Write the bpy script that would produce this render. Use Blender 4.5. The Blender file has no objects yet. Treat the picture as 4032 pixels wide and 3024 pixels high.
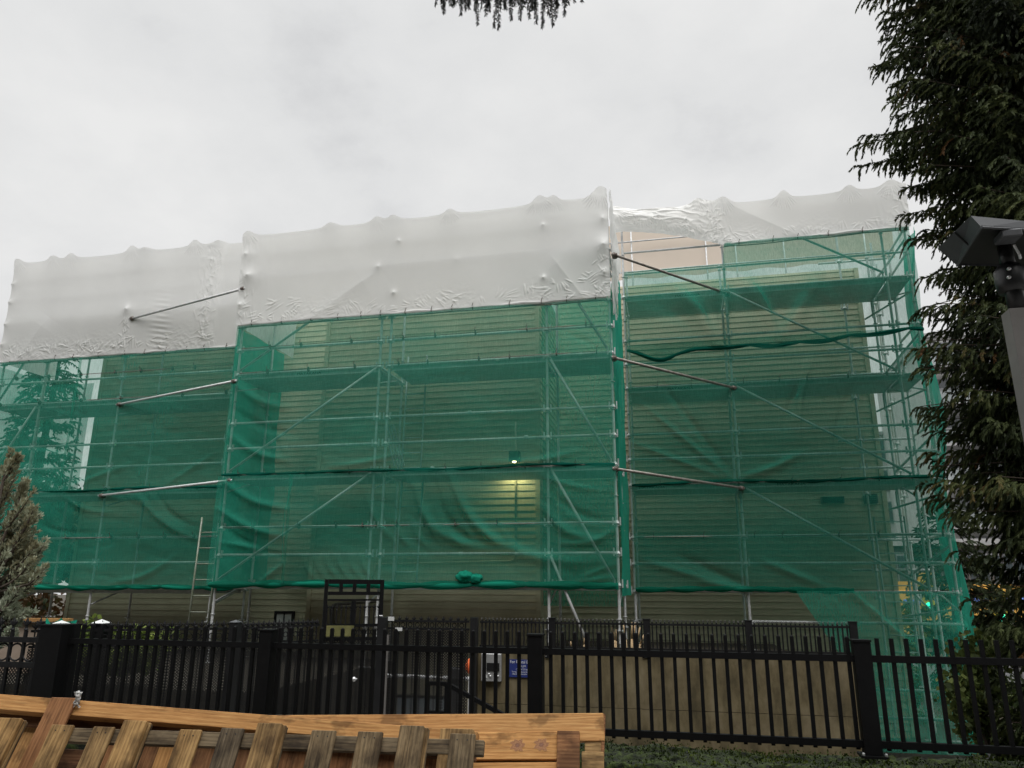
import bpy, bmesh, math, random
import numpy as np
from mathutils import Vector, Matrix
random.seed(7); RNG = np.random.default_rng(11)
SC = bpy.context.scene; COL = SC.collection
R_ = math.radians
# ------------------------------------------------------------------ camera
F, W, H = 2950.0, 4032.0, 3024.0
yaw, pit, rol = R_(-12.504), R_(15.318), R_(0.278)
EYE = 1.6
fw = Vector((math.sin(yaw)*math.cos(pit), math.cos(yaw)*math.cos(pit), math.sin(pit)))
r0 = Vector((math.cos(yaw), -math.sin(yaw), 0)); u0 = r0.cross(fw)
rt = r0*math.cos(rol)+u0*math.sin(rol); up = u0*math.cos(rol)-r0*math.sin(rol)
cd = bpy.data.cameras.new('camera'); cam = bpy.data.objects.new('camera', cd); COL.objects.link(cam)
cd.sensor_width = 36; cd.sensor_fit = 'HORIZONTAL'; cd.lens = F/W*36; cd.clip_end = 2000; cd.clip_start = 0.05
M = Matrix((rt, up, -fw)).transposed().to_4x4(); M.translation = (0, 0, EYE); cam.matrix_world = M
SC.camera = cam
def ray(px, py): return rt*((px-W/2)/F) - up*((py-H/2)/F) + fw
def PY(px, py, Y):                       # measured point of the photograph on the plane at depth Y
    d = ray(px, py); d = d*(Y/d.y); return Vector((d.x, Y, d.z+EYE))
# ------------------------------------------------------------------ node helpers
def mat(name):
    m = bpy.data.materials.new(name); m.use_nodes = True
    nt = m.node_tree; return m, nt, nt.nodes['Principled BSDF'], nt.nodes['Material Output']
def N(nt, t, **k):
    n = nt.nodes.new(t)
    for a, b in k.items():
        if a in n.inputs: n.inputs[a].default_value = b
        else: setattr(n, a, b)
    return n
def L(nt, a, b): nt.links.new(a, b)
def ramp(nt, src, stops):
    r = N(nt, 'ShaderNodeValToRGB'); e = r.color_ramp.elements
    while len(e) < len(stops): e.new(0.5)
    for i, (p, c) in enumerate(stops):
        e[i].position = p; e[i].color = (*c, 1) if len(c) == 3 else c
    L(nt, src, r.inputs[0]); return r
def coords(nt, scale=(1, 1, 1), obj=False):
    if obj: c = N(nt, 'ShaderNodeTexCoord').outputs['Object']
    else: c = N(nt, 'ShaderNodeNewGeometry').outputs['Position']
    mp = N(nt, 'ShaderNodeMapping'); mp.inputs['Scale'].default_value = scale
    L(nt, c, mp.inputs['Vector']); return mp.outputs['Vector']
def noise(nt, vec, scale, detail=4, rough=.55):
    n = N(nt, 'ShaderNodeTexNoise'); n.inputs['Scale'].default_value = scale
    n.inputs['Detail'].default_value = detail; n.inputs['Roughness'].default_value = rough
    L(nt, vec, n.inputs['Vector']); return n.outputs['Fac']
def bump(nt, bsdf, h, strength, dist=.02):
    b = N(nt, 'ShaderNodeBump'); b.inputs['Strength'].default_value = strength; b.inputs['Distance'].default_value = dist
    L(nt, h, b.inputs['Height']); L(nt, b.outputs[0], bsdf.inputs['Normal']); return b
def simple(name, c1, c2, scale=6, rough=.6, metal=0, stretch=(1, 1, 1), bumpk=.2, spec=.5, lo=.3, hi=.7, dist=.01):
    m, nt, b, o = mat(name); v = coords(nt, stretch); f = noise(nt, v, scale, 6, .62)
    r = ramp(nt, f, [(lo, c1), (hi, c2)]); L(nt, r.outputs[0], b.inputs['Base Color'])
    b.inputs['Roughness'].default_value = rough; b.inputs['Metallic'].default_value = metal
    b.inputs['Specular IOR Level'].default_value = spec
    if bumpk: bump(nt, b, f, bumpk, dist)
    return m
MT = {}
MT['tube'] = simple('galvanised_tube', (.50, .51, .51), (.72, .73, .73), 9, .42, .2, bumpk=.05)
MT['tube_dull'] = simple('dull_rusty_tube', (.16, .13, .11), (.36, .34, .31), 11, .5, .4, bumpk=.05)
MT['plank'] = simple('steel_plank', (.34, .35, .35), (.50, .51, .50), 7, .5, .2, (1, 4, 1), .1)
MT['clamp'] = simple('coupler_steel', (.10, .07, .055), (.24, .21, .19), 30, .55, .5)
MT['black'] = simple('black_powder_coat', (.0035, .0035, .004), (.006, .006, .0065), 14, .6, 0, bumpk=.05, spec=.18)
MT['black2'] = simple('weathered_black_iron', (.006, .006, .007), (.016, .016, .017), 12, .55, 0, bumpk=.08, spec=.25)
MT['knob'] = simple('bare_bolt_steel', (.5, .5, .5), (.7, .7, .7), 12, .3, .8)
MT['rung'] = simple('greened_ladder_steel', (.20, .24, .15), (.36, .37, .33), 9, .5, .3)
MT['alu'] = simple('aluminium', (.42, .43, .43), (.55, .56, .56), 8, .4, .6)
MT['fascia'] = simple('pale_steel_edge', (.52, .53, .53), (.68, .69, .68), 7, .45, .1, (1, 4, 1), .1)
MT['ink'] = simple('black_lettering', (.015, .03, .03), (.03, .05, .05), 20, .6)
MT['white_paint'] = simple('white_paint', (.62, .63, .62), (.74, .75, .74), 10, .5)
MT['lamp_grey'] = simple('grey_lamp_housing', (.060, .062, .068), (.085, .088, .094), 6, .5, .1, bumpk=.04)
MT['lamp_dark'] = simple('dark_lens', (.012, .012, .013), (.02, .02, .021), 5, .4)
MT['pole'] = simple('painted_pole', (.13, .122, .115), (.18, .17, .16), 5, .55)
MT['pole_dark'] = simple('brown_pole', (.035, .028, .026), (.05, .042, .04), 5, .55)
MT['bark'] = simple('bark', (.035, .025, .018), (.10, .075, .055), 14, .9, 0, (1, 1, .25), .8)
MT['soil'] = simple('soil', (.02, .016, .011), (.06, .05, .032), 6, .95, bumpk=.8, dist=.05)
MT['moss'] = simple('moss', (.004, .007, .0015), (.040, .062, .007), 18, .95, bumpk=1, dist=.04, lo=.42, hi=.66)
MT['pave'] = simple('pavement_concrete', (.20, .195, .185), (.34, .33, .315), 4, .85, bumpk=.15)
MT['asphalt'] = simple('asphalt', (.045, .045, .047), (.07, .07, .072), 30, .85, bumpk=.2)
MT['yellow'] = simple('yellow_kerb_paint', (.55, .40, .03), (.68, .50, .05), 8, .6)
MT['orange'] = simple('hi_vis_orange', (.85, .14, .035), (.95, .20, .05), 5, .6)
MT['intercom'] = simple('brushed_metal', (.36, .36, .36), (.46, .46, .455), 20, .42, .4, (1, 1, 8), .03)
MT['screen'] = simple('dark_screen', (.012, .012, .013), (.018, .018, .019), 5, .25)
MT['blue'] = simple('blue_sign', (.022, .035, .17), (.028, .045, .20), 3, .45, bumpk=0)
MT['letter'] = simple('sign_lettering', (.72, .73, .76), (.78, .79, .82), 3, .5, bumpk=0)
MT['rubber'] = simple('grey_box', (.03, .03, .032), (.05, .05, .052), 8, .5)
MT['flat_wall'] = simple('pale_render', (.50, .50, .49), (.60, .60, .59), 2, .8, bumpk=.05)
MT['orange_clad'] = simple('orange_cladding', (.62, .33, .06), (.74, .43, .09), 1.2, .6, bumpk=.03)
MT['blue_pipe'] = simple('blue_steel', (.06, .13, .42), (.09, .18, .5), 2, .5)
MT['slab'] = simple('balcony_slab', (.30, .30, .30), (.42, .42, .42), 2, .8, bumpk=.03)
MT['dark_clad'] = simple('dark_cladding', (.06, .06, .065), (.13, .13, .135), 1.2, .6, bumpk=.03)
MT['frame_grey'] = simple('grey_metal_frame', (.2, .2, .21), (.3, .3, .31), 2, .5)
m, nt, b, o = mat('window_glass'); b.inputs['Base Color'].default_value = (.06, .075, .085, 1); b.inputs['Roughness'].default_value = .08
b.inputs['Specular IOR Level'].default_value = .9; MT['glass'] = m
m, nt, b, o = mat('balustrade_glass'); b.inputs['Base Color'].default_value = (.45, .5, .5, 1); b.inputs['Roughness'].default_value = .1; b.inputs['Alpha'].default_value = .35; MT['rail_glass'] = m
def emis(name, c, s):
    m, nt, b, o = mat(name); b.inputs['Base Color'].default_value = (*c, 1)
    b.inputs['Emission Color'].default_value = (*c, 1); b.inputs['Emission Strength'].default_value = s; return m
MT['bulb'] = emis('lit_bulb', (1, .86, .45), 14)
MT['green_lamp'] = emis('lit_green_lens', (.02, .9, .55), 2.2)
# siding: painted lap boards, board joints and dirt
m, nt, b, o = mat('cream_siding'); v = coords(nt, (1, 1, 1)); f1 = noise(nt, v, 1.1, 5, .6); v2 = coords(nt, (.6, 1, 9)); f2 = noise(nt, v2, 5, 5, .6)
r1 = ramp(nt, f1, [(.25, (.44, .405, .285)), (.75, (.58, .54, .40))]); r2 = ramp(nt, f2, [(.3, (.74, .72, .66)), (.62, (1, 1, 1))])
mx = N(nt, 'ShaderNodeMixRGB', blend_type='MULTIPLY'); mx.inputs[0].default_value = .75
L(nt, r1.outputs[0], mx.inputs[1]); L(nt, r2.outputs[0], mx.inputs[2]); L(nt, mx.outputs[0], b.inputs['Base Color'])
b.inputs['Roughness'].default_value = .55; bump(nt, b, f2, .12, .01); MT['siding'] = m
# wet, algae-streaked concrete
m, nt, b, o = mat('stained_concrete'); v = coords(nt, (1, 1, 1)); f1 = noise(nt, v, 2.2, 7, .65); v2 = coords(nt, (2.2, 1, .7)); f2 = noise(nt, v2, 2.0, 7, .65); f3 = noise(nt, v, 40, 3, .7)
r1 = ramp(nt, f1, [(.2, (.06, .05, .025)), (.5, (.175, .14, .08)), (.8, (.27, .225, .14))]); r2 = ramp(nt, f2, [(.36, (.34, .33, .24)), (.5, (.75, .73, .62)), (.62, (1, 1, 1))]); r3 = ramp(nt, f3, [(.22, (.35, .33, .3)), (.34, (1, 1, 1))])
mx = N(nt, 'ShaderNodeMixRGB', blend_type='MULTIPLY'); mx.inputs[0].default_value = .9; L(nt, r1.outputs[0], mx.inputs[1]); L(nt, r2.outputs[0], mx.inputs[2])
my = N(nt, 'ShaderNodeMixRGB', blend_type='MULTIPLY'); my.inputs[0].default_value = .8; L(nt, mx.outputs[0], my.inputs[1]); L(nt, r3.outputs[0], my.inputs[2])
L(nt, my.outputs[0], b.inputs['Base Color']); b.inputs['Roughness'].default_value = .85; bump(nt, b, f1, .25, .02); MT['concrete'] = m
# timber: grain runs along each board's own long axis (object coordinates, X = length)
def wood(name, cols, weather=0., knots=.0, seed=0):
    m, nt, b, o = mat(name); at = N(nt, 'ShaderNodeAttribute', attribute_name='grain').outputs['Vector']
    mp = N(nt, 'ShaderNodeMapping'); mp.inputs['Scale'].default_value = (1.1, 9, 9); L(nt, at, mp.inputs['Vector'])
    mpw = N(nt, 'ShaderNodeMapping'); mpw.inputs['Scale'].default_value = (2.2, 3.5, 3.5); mpw.inputs['Location'].default_value = (seed, seed*2, 0); L(nt, at, mpw.inputs['Vector'])
    big = noise(nt, mpw.outputs[0], 1.6, 4, .6)
    w = N(nt, 'ShaderNodeTexWave'); w.bands_direction = 'Y'; w.inputs['Scale'].default_value = 1.5; w.inputs['Distortion'].default_value = 7; w.inputs['Detail'].default_value = 4; w.inputs['Detail Scale'].default_value = .8
    L(nt, mp.outputs[0], w.inputs['Vector'])
    mp2 = N(nt, 'ShaderNodeMapping'); mp2.inputs['Scale'].default_value = (2.5, 60, 60); L(nt, at, mp2.inputs['Vector']); fine = noise(nt, mp2.outputs[0], 3, 5, .65)
    ad = N(nt, 'ShaderNodeMath', operation='MULTIPLY_ADD'); L(nt, w.outputs['Fac'], ad.inputs[0]); ad.inputs[1].default_value = .18; L(nt, fine, ad.inputs[2])
    ml = N(nt, 'ShaderNodeMath', operation='MULTIPLY'); L(nt, ad.outputs[0], ml.inputs[0]); ml.inputs[1].default_value = .86
    r = ramp(nt, ml.outputs[0], [(.2, cols[0]), (.5, cols[1]), (.8, cols[2])])
    dirt = ramp(nt, big, [(.38, (.13, .11, .10)), (.36+.26*max(weather, .12), (1, 1, 1))])
    mx = N(nt, 'ShaderNodeMixRGB', blend_type='MULTIPLY'); mx.inputs[0].default_value = .35+.5*weather
    L(nt, r.outputs[0], mx.inputs[1]); L(nt, dirt.outputs[0], mx.inputs[2])
    mp3 = N(nt, 'ShaderNodeMapping'); mp3.inputs['Scale'].default_value = (2.0, 22, 22); mp3.inputs['Location'].default_value = (seed, 0, 0); L(nt, at, mp3.inputs['Vector']); stn = noise(nt, mp3.outputs[0], 1.3, 6, .7)
    st = ramp(nt, stn, [(.30, (.16, .12, .10)), (.44, (.72, .68, .63)), (.54, (1, 1, 1))]); mq = N(nt, 'ShaderNodeMixRGB', blend_type='MULTIPLY'); mq.inputs[0].default_value = .25+.6*weather; L(nt, mx.outputs[0], mq.inputs[1]); L(nt, st.outputs[0], mq.inputs[2]); mx = mq
    # per board tone
    oi = N(nt, 'ShaderNodeAttribute', attribute_name='tone').outputs['Fac']
    hs = N(nt, 'ShaderNodeMixRGB', blend_type='MULTIPLY'); hs.inputs[0].default_value = 1
    tn = ramp(nt, oi, [(0, (.55, .55, .6)), (.5, (.9, .88, .85)), (1, (1.1, 1.02, .9))]); L(nt, mx.outputs[0], hs.inputs[1]); L(nt, tn.outputs[0], hs.inputs[2])
    L(nt, hs.outputs[0], b.inputs['Base Color']); b.inputs['Roughness'].default_value = .75; b.inputs['Specular IOR Level'].default_value = .25
    bump(nt, b, ad.outputs[0], .25, .004); return m
MT['pine'] = wood('new_pine', [(.28, .13, .042), (.51, .275, .105), (.66, .42, .185)], .4, seed=3)
MT['old_wood'] = wood('weathered_pallet_wood', [(.11, .066, .03), (.43, .275, .12), (.62, .42, .19)], .9, seed=9)
MT['grey_wood'] = wood('greyed_pallet_wood', [(.055, .044, .028), (.25, .188, .112), (.40, .31, .185)], .85, seed=21)
MT['red_wood'] = wood('reddish_pine', [(.15, .065, .03), (.30, .145, .065), (.42, .23, .11)], .5, seed=5)
# foliage
def leafmat(name, cols, trans=.25, rough=.6):
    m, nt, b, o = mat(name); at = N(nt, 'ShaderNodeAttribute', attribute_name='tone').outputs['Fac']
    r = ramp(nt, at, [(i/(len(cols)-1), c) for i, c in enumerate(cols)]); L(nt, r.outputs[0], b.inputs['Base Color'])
    b.inputs['Roughness'].default_value = rough; b.inputs['Specular IOR Level'].default_value = .2
    t = N(nt, 'ShaderNodeBsdfTranslucent'); L(nt, r.outputs[0], t.inputs['Color']); s = N(nt, 'ShaderNodeMixShader'); s.inputs[0].default_value = trans
    L(nt, b.outputs[0], s.inputs[1]); L(nt, t.outputs[0], s.inputs[2]); L(nt, s.outputs[0], o.inputs['Surface']); return m
MT['spruce'] = leafmat('spruce_needles', [(.012, .018, .010), (.030, .042, .018), (.062, .080, .030), (.105, .125, .045), (.14, .075, .028)], .15)
MT['twig_needle'] = leafmat('near_needles', [(.012, .018, .014), (.03, .042, .028)], .1)
MT['juniper'] = leafmat('juniper_scales', [(.17, .15, .085), (.30, .28, .17), (.44, .46, .33), (.56, .60, .48)], .25)
MT['far_leaf'] = leafmat('far_foliage', [(.018, .026, .014), (.04, .055, .025), (.07, .085, .035)], .2)
MT['ivy'] = leafmat('ivy_leaves', [(.05, .08, .015), (.12, .17, .03), (.22, .27, .06)], .25)
MT['shrub'] = leafmat('shrub_leaves', [(.03, .045, .012), (.08, .11, .03), (.16, .18, .05)], .25)
MT['autumn'] = leafmat('autumn_leaves', [(.04, .03, .012), (.10, .05, .02), (.05, .06, .02)], .2)
MT['cut_stem'] = simple('cut_stem', (.30, .20, .10), (.50, .36, .2), 10, .7)
# white shrink wrap
def wrapmat(name, col, tr=.3):
    m, nt, b, o = mat(name); v = coords(nt, (1, 1, 1)); f = noise(nt, v, 1.4, 5, .55); f2 = noise(nt, v, 9, 4, .6)
    r = ramp(nt, f, [(.3, tuple(c*.93 for c in col)), (.7, col)]); L(nt, r.outputs[0], b.inputs['Base Color'])
    b.inputs['Roughness'].default_value = .36; b.inputs['Specular IOR Level'].default_value = .45
    bm = bump(nt, b, f2, .06, .02)
    t = N(nt, 'ShaderNodeBsdfTranslucent'); t.inputs['Color'].default_value = (*col, 1); s = N(nt, 'ShaderNodeMixShader'); s.inputs[0].default_value = tr
    L(nt, b.outputs[0], s.inputs[1]); L(nt, t.outputs[0], s.inputs[2]); L(nt, s.outputs[0], o.inputs['Surface']); return m
MT['wrap'] = wrapmat('white_shrink_wrap', (.92, .92, .905), .42)
MT['beige'] = wrapmat('beige_sheeting', (.82, .71, .60), .45)
# green debris netting: thin weave, more closed when seen along its face
def netmat(name, T0, col):
    m, nt, b, o = mat(name); nt.nodes.remove(b)
    lw = N(nt, 'ShaderNodeLayerWeight'); lw.inputs['Blend'].default_value = .5
    c = N(nt, 'ShaderNodeMath', operation='SUBTRACT'); c.inputs[0].default_value = 1.0; L(nt, lw.outputs['Facing'], c.inputs[1])
    cm = N(nt, 'ShaderNodeMath', operation='MAXIMUM'); L(nt, c.outputs[0], cm.inputs[0]); cm.inputs[1].default_value = .12
    inv = N(nt, 'ShaderNodeMath', operation='DIVIDE'); inv.inputs[0].default_value = 1; L(nt, cm.outputs[0], inv.inputs[1])
    v = coords(nt, (6, 6, .7)); f = noise(nt, v, 9, 5, .7)
    v3 = coords(nt, (1, 1, 1)); f3 = noise(nt, v3, .9, 3, .5)
    mr = N(nt, 'ShaderNodeMapRange'); mr.inputs[1].default_value = .3; mr.inputs[2].default_value = .7; mr.inputs[3].default_value = T0-.09; mr.inputs[4].default_value = T0+.08; L(nt, f, mr.inputs[0])
    mr2 = N(nt, 'ShaderNodeMapRange'); mr2.inputs[1].default_value = .35; mr2.inputs[2].default_value = .65; mr2.inputs[3].default_value = -.05; mr2.inputs[4].default_value = .04; L(nt, f3, mr2.inputs[0])
    sm = N(nt, 'ShaderNodeMath', operation='ADD'); L(nt, mr.outputs[0], sm.inputs[0]); L(nt, mr2.outputs[0], sm.inputs[1])
    pw = N(nt, 'ShaderNodeMath', operation='POWER'); L(nt, sm.outputs[0], pw.inputs[0]); L(nt, inv.outputs[0], pw.inputs[1])
    df = N(nt, 'ShaderNodeBsdfDiffuse'); df.inputs['Color'].default_value = (*col, 1)
    tl = N(nt, 'ShaderNodeBsdfTranslucent'); tl.inputs['Color'].default_value = (*col, 1)
    ms = N(nt, 'ShaderNodeMixShader'); ms.inputs[0].default_value = .4; L(nt, df.outputs[0], ms.inputs[1]); L(nt, tl.outputs[0], ms.inputs[2])
    tp = N(nt, 'ShaderNodeBsdfTransparent'); tp.inputs['Color'].default_value = (.90, 1, .95, 1)
    ms2 = N(nt, 'ShaderNodeMixShader'); L(nt, pw.outputs[0], ms2.inputs[0]); L(nt, ms.outputs[0], ms2.inputs[1]); L(nt, tp.outputs[0], ms2.inputs[2])
    L(nt, ms2.outputs[0], o.inputs['Surface']); return m
MT['net'] = netmat('green_debris_net', .60, (.055, .37, .265))
MT['net_right'] = netmat('close_green_net', .52, (.03, .27, .19))
MT['net_low'] = netmat('lower_green_net', .57, (.04, .33, .235))
MT['net_double'] = netmat('doubled_green_net', .46, (.045, .40, .28))
MT['net_dense'] = netmat('rolled_green_net', .06, (.02, .33, .22))
MT['net_roll'] = netmat('dark_rolled_net', .02, (.008, .12, .085))
# perforated mesh sheet of the gate: round holes in black metal
def meshmat(name, s):
    m, nt, b, o = mat(name); b.inputs['Base Color'].default_value = (.010, .010, .010, 1); b.inputs['Roughness'].default_value = .5
    at = N(nt, 'ShaderNodeAttribute', attribute_name='grain').outputs['Vector']
    mp = N(nt, 'ShaderNodeMapping'); mp.inputs['Scale'].default_value = (s, s, s); mp.inputs['Rotation'].default_value = (0, 0, R_(45)); L(nt, at, mp.inputs['Vector'])
    sp = N(nt, 'ShaderNodeSeparateXYZ'); L(nt, mp.outputs[0], sp.inputs[0])
    def cell(s_):
        fr = N(nt, 'ShaderNodeMath', operation='FRACT'); L(nt, s_, fr.inputs[0]); sb = N(nt, 'ShaderNodeMath', operation='SUBTRACT'); L(nt, fr.outputs[0], sb.inputs[0]); sb.inputs[1].default_value = .5
        ab = N(nt, 'ShaderNodeMath', operation='ABSOLUTE'); L(nt, sb.outputs[0], ab.inputs[0]); return ab.outputs[0]
    mxx = N(nt, 'ShaderNodeMath', operation='MAXIMUM'); L(nt, cell(sp.outputs[0]), mxx.inputs[0]); L(nt, cell(sp.outputs[1]), mxx.inputs[1])
    gt = N(nt, 'ShaderNodeMath', operation='GREATER_THAN'); L(nt, mxx.outputs[0], gt.inputs[0]); gt.inputs[1].default_value = .25
    L(nt, gt.outputs[0], b.inputs['Alpha']); return m
MT['mesh'] = meshmat('perforated_mesh', 42)
# ------------------------------------------------------------------ mesh builder
class MB:
    def __init__(s): s.v = []; s.f = []; s.g = []; s.t = []; s.n = 0
    def add(s, v, f, g=None, t=.5):
        k = s.n; s.v += [tuple(x) for x in v]; s.f += [tuple(i+k for i in q) for q in f]; s.n += len(v)
        s.g += [tuple(x) for x in (g if g is not None else v)]; s.t += [t]*len(v); return s
    def frame(s, c, X, Y, Z, sx, sy, sz, t=.5, ch=0.):
        """box centred at c with axes X, Y, Z and full sizes; grain follows X"""
        c = Vector(c); off = random.uniform(0, 40)
        v = []; g = []
        for a in (-.5, .5):
            for b in (-.5, .5):
                for d in (-.5, .5):
                    v.append(c+X*(a*sx)+Y*(b*sy)+Z*(d*sz)); g.append((a*sx+off, b*sy+off, d*sz))
        s.add(v, [(0, 1, 3, 2), (4, 6, 7, 5), (0, 4, 5, 1), (2, 3, 7, 6), (0, 2, 6, 4), (1, 5, 7, 3)], g, t); return s
    def box(s, a, b, t=.5):
        a = Vector(a); b = Vector(b); c = (a+b)/2; d = b-a
        return s.frame(c, Vector((1, 0, 0)), Vector((0, 1, 0)), Vector((0, 0, 1)), abs(d.x), abs(d.y), abs(d.z), t)
    def beam(s, p, q, w, h, upv=(0, 0, 1), t=.5):
        p = Vector(p); q = Vector(q); X = (q-p); l = X.length; X.normalize(); Y = Vector(upv).cross(X)
        if Y.length < 1e-4: Y = Vector((0, 1, 0)).cross(X)
        Y.normalize(); Z = X.cross(Y); return s.frame((p+q)/2, X, Y, Z, l, w, h, t)
    def tube(s, p, q, r, n=8, r2=None, cap=True, t=.5):
        p = Vector(p); q = Vector(q); d = (q-p); l = d.length; d.normalize()
        a = d.cross(Vector((0, 0, 1)));
        if a.length < 1e-3: a = d.cross(Vector((1, 0, 0)))
        a.normalize(); b = d.cross(a); r2 = r if r2 is None else r2
        v = [p+(a*math.cos(2*math.pi*i/n)+b*math.sin(2*math.pi*i/n))*r for i in range(n)]+[q+(a*math.cos(2*math.pi*i/n)+b*math.sin(2*math.pi*i/n))*r2 for i in range(n)]
        f = [(i, (i+1) % n, n+(i+1) % n, n+i) for i in range(n)]
        if cap: f += [tuple(range(n))[::-1], tuple(range(n, 2*n))]
        return s.add(v, f, None, t)
    def path(s, pts, rad, n=8, t=.5):
        for i in range(len(pts)-1):
            ra = rad[i] if hasattr(rad, '__len__') else rad; rb = rad[i+1] if hasattr(rad, '__len__') else rad
            s.tube(pts[i], pts[i+1], ra, n, rb, i in (0, len(pts)-2), t)
        return s
    def lathe(s, c, prof, n=10, ax=Vector((0, 0, 1)), t=.5):
        c = Vector(c); a = ax.cross(Vector((1, 0, 0)));
        if a.length < 1e-3: a = ax.cross(Vector((0, 1, 0)))
        a.normalize(); b = ax.cross(a); v = []; f = []
        for (r, h) in prof: v += [c+ax*h+(a*math.cos(2*math.pi*i/n)+b*math.sin(2*math.pi*i/n))*r for i in range(n)]
        for k in range(len(prof)-1): f += [(k*n+i, k*n+(i+1) % n, (k+1)*n+(i+1) % n, (k+1)*n+i) for i in range(n)]
        f += [tuple(range(n))[::-1], tuple(range((len(prof)-1)*n, len(prof)*n))]
        return s.add(v, f, None, t)
    def ring(s, c, R0, r, X, Z, n=16, m_=6):
        c = Vector(c); Y = X.cross(Z); v = []; f = []
        for i in range(n):
            a = 2*math.pi*i/n; d = X*math.cos(a)+Z*math.sin(a)
            for j in range(m_):
                b = 2*math.pi*j/m_; v.append(c+d*(R0+r*math.cos(b))+Y*(r*math.sin(b)))
        for i in range(n):
            for j in range(m_): f.append((i*m_+j, i*m_+(j+1) % m_, ((i+1) % n)*m_+(j+1) % m_, ((i+1) % n)*m_+j))
        return s.add(v, f)
    def build(s, name, m, parent=None, smooth=False, bev=0.):
        me = bpy.data.meshes.new(name); off = WLOC.get(parent.name, Vector()) if parent else Vector()
        va = np.array([tuple(x) for x in s.v], dtype=np.float32)-np.array(off, dtype=np.float32)
        me.from_pydata(va.tolist(), [], s.f); me.materials.append(MT[m] if isinstance(m, str) else m)
        ga = me.attributes.new('grain', 'FLOAT_VECTOR', 'POINT'); ga.data.foreach_set('vector', np.array(s.g, dtype=np.float32).ravel())
        ta = me.attributes.new('tone', 'FLOAT', 'POINT'); ta.data.foreach_set('value', np.array(s.t, dtype=np.float32))
        if bev:
            b_ = bmesh.new(); b_.from_mesh(me); bmesh.ops.bevel(b_, geom=b_.edges[:], offset=bev, segments=1, affect='EDGES'); b_.to_mesh(me); b_.free()
        if smooth: me.polygons.foreach_set('use_smooth', [True]*len(me.polygons))
        me.update(); ob = bpy.data.objects.new(name, me); COL.objects.link(ob)
        if parent: ob.parent = parent; WLOC[ob.name] = off
        return ob
WLOC = {}
def thing(name, label, cat, loc=(0, 0, 0), group=None):
    o = bpy.data.objects.new(name, None); o.empty_display_size = .2; COL.objects.link(o); o.location = loc; WLOC[o.name] = Vector(loc)
    o['label'] = label; o['category'] = cat
    if group: o['group'] = group
    return o
def tag(o, label, cat, group=None):
    o['label'] = label; o['category'] = cat
    if group: o['group'] = group
    return o
def struct(name, mb, m): o = mb.build(name, m); o['kind'] = 'structure'; return o
def raw(name, V, Fc, m, parent=None, tone=None, smooth=False):
    """fast mesh from numpy quads or tris"""
    me = bpy.data.meshes.new(name); off = np.array(WLOC.get(parent.name, Vector()) if parent else (0, 0, 0))
    V = np.asarray(V, dtype=np.float32)-off.astype(np.float32); Fc = np.asarray(Fc, dtype=np.int32); k = Fc.shape[1]
    me.vertices.add(len(V)); me.vertices.foreach_set('co', V.ravel()); me.loops.add(Fc.size); me.loops.foreach_set('vertex_index', Fc.ravel())
    me.polygons.add(len(Fc)); me.polygons.foreach_set('loop_start', np.arange(0, Fc.size, k, dtype=np.int32)); me.polygons.foreach_set('loop_total', np.full(len(Fc), k, dtype=np.int32))
    if smooth: me.polygons.foreach_set('use_smooth', np.ones(len(Fc), dtype=bool))
    if tone is not None:
        a = me.attributes.new('tone', 'FLOAT', 'POINT'); a.data.foreach_set('value', np.asarray(tone, dtype=np.float32))
    me.update(calc_edges=True); me.validate(); me.materials.append(MT[m]); o = bpy.data.objects.new(name, me); COL.objects.link(o)
    if parent: o.parent = parent; WLOC[o.name] = Vector(off)
    return o
def text(name, s, m, size, loc, parent, rx=90, rz=0, align='LEFT', ext=.0012, sx=1.):
    cu = bpy.data.curves.new(name, 'FONT'); cu.body = s; cu.size = size; cu.align_x = align; cu.extrude = ext
    t = bpy.data.objects.new('tmp', cu); COL.objects.link(t); bpy.context.view_layer.update()
    me = bpy.data.meshes.new_from_object(t.evaluated_get(bpy.context.evaluated_depsgraph_get())); bpy.data.objects.remove(t); bpy.data.curves.remove(cu)
    me.materials.clear(); me.materials.append(MT[m]); o = bpy.data.objects.new(name, me); COL.objects.link(o)
    o.location = Vector(loc)-WLOC.get(parent.name, Vector()); o.rotation_euler = (R_(rx), 0, R_(rz)); o.scale = (sx, 1, 1); o.parent = parent; return o
# smooth value noise on arrays
def vnoise(x, y, seed):
    rs = np.random.default_rng(seed); T = rs.random((256, 256)); xi = np.floor(x).astype(int); yi = np.floor(y).astype(int); fx = x-xi; fy = y-yi
    fx = fx*fx*(3-2*fx); fy = fy*fy*(3-2*fy); g = lambda a, b: T[a % 256, b % 256]
    return (g(xi, yi)*(1-fx)+g(xi+1, yi)*fx)*(1-fy)+(g(xi, yi+1)*(1-fx)+g(xi+1, yi+1)*fx)*fy-.5
def ridge(x, y, seed): return 1-np.abs(vnoise(x, y, seed))*4
def grid_faces(nu, nv):
    i, j = np.meshgrid(np.arange(nu-1), np.arange(nv-1), indexing='ij'); a = i*nv+j
    return np.stack([a, a+nv, a+nv+1, a+1], -1).reshape(-1, 4)
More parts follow.
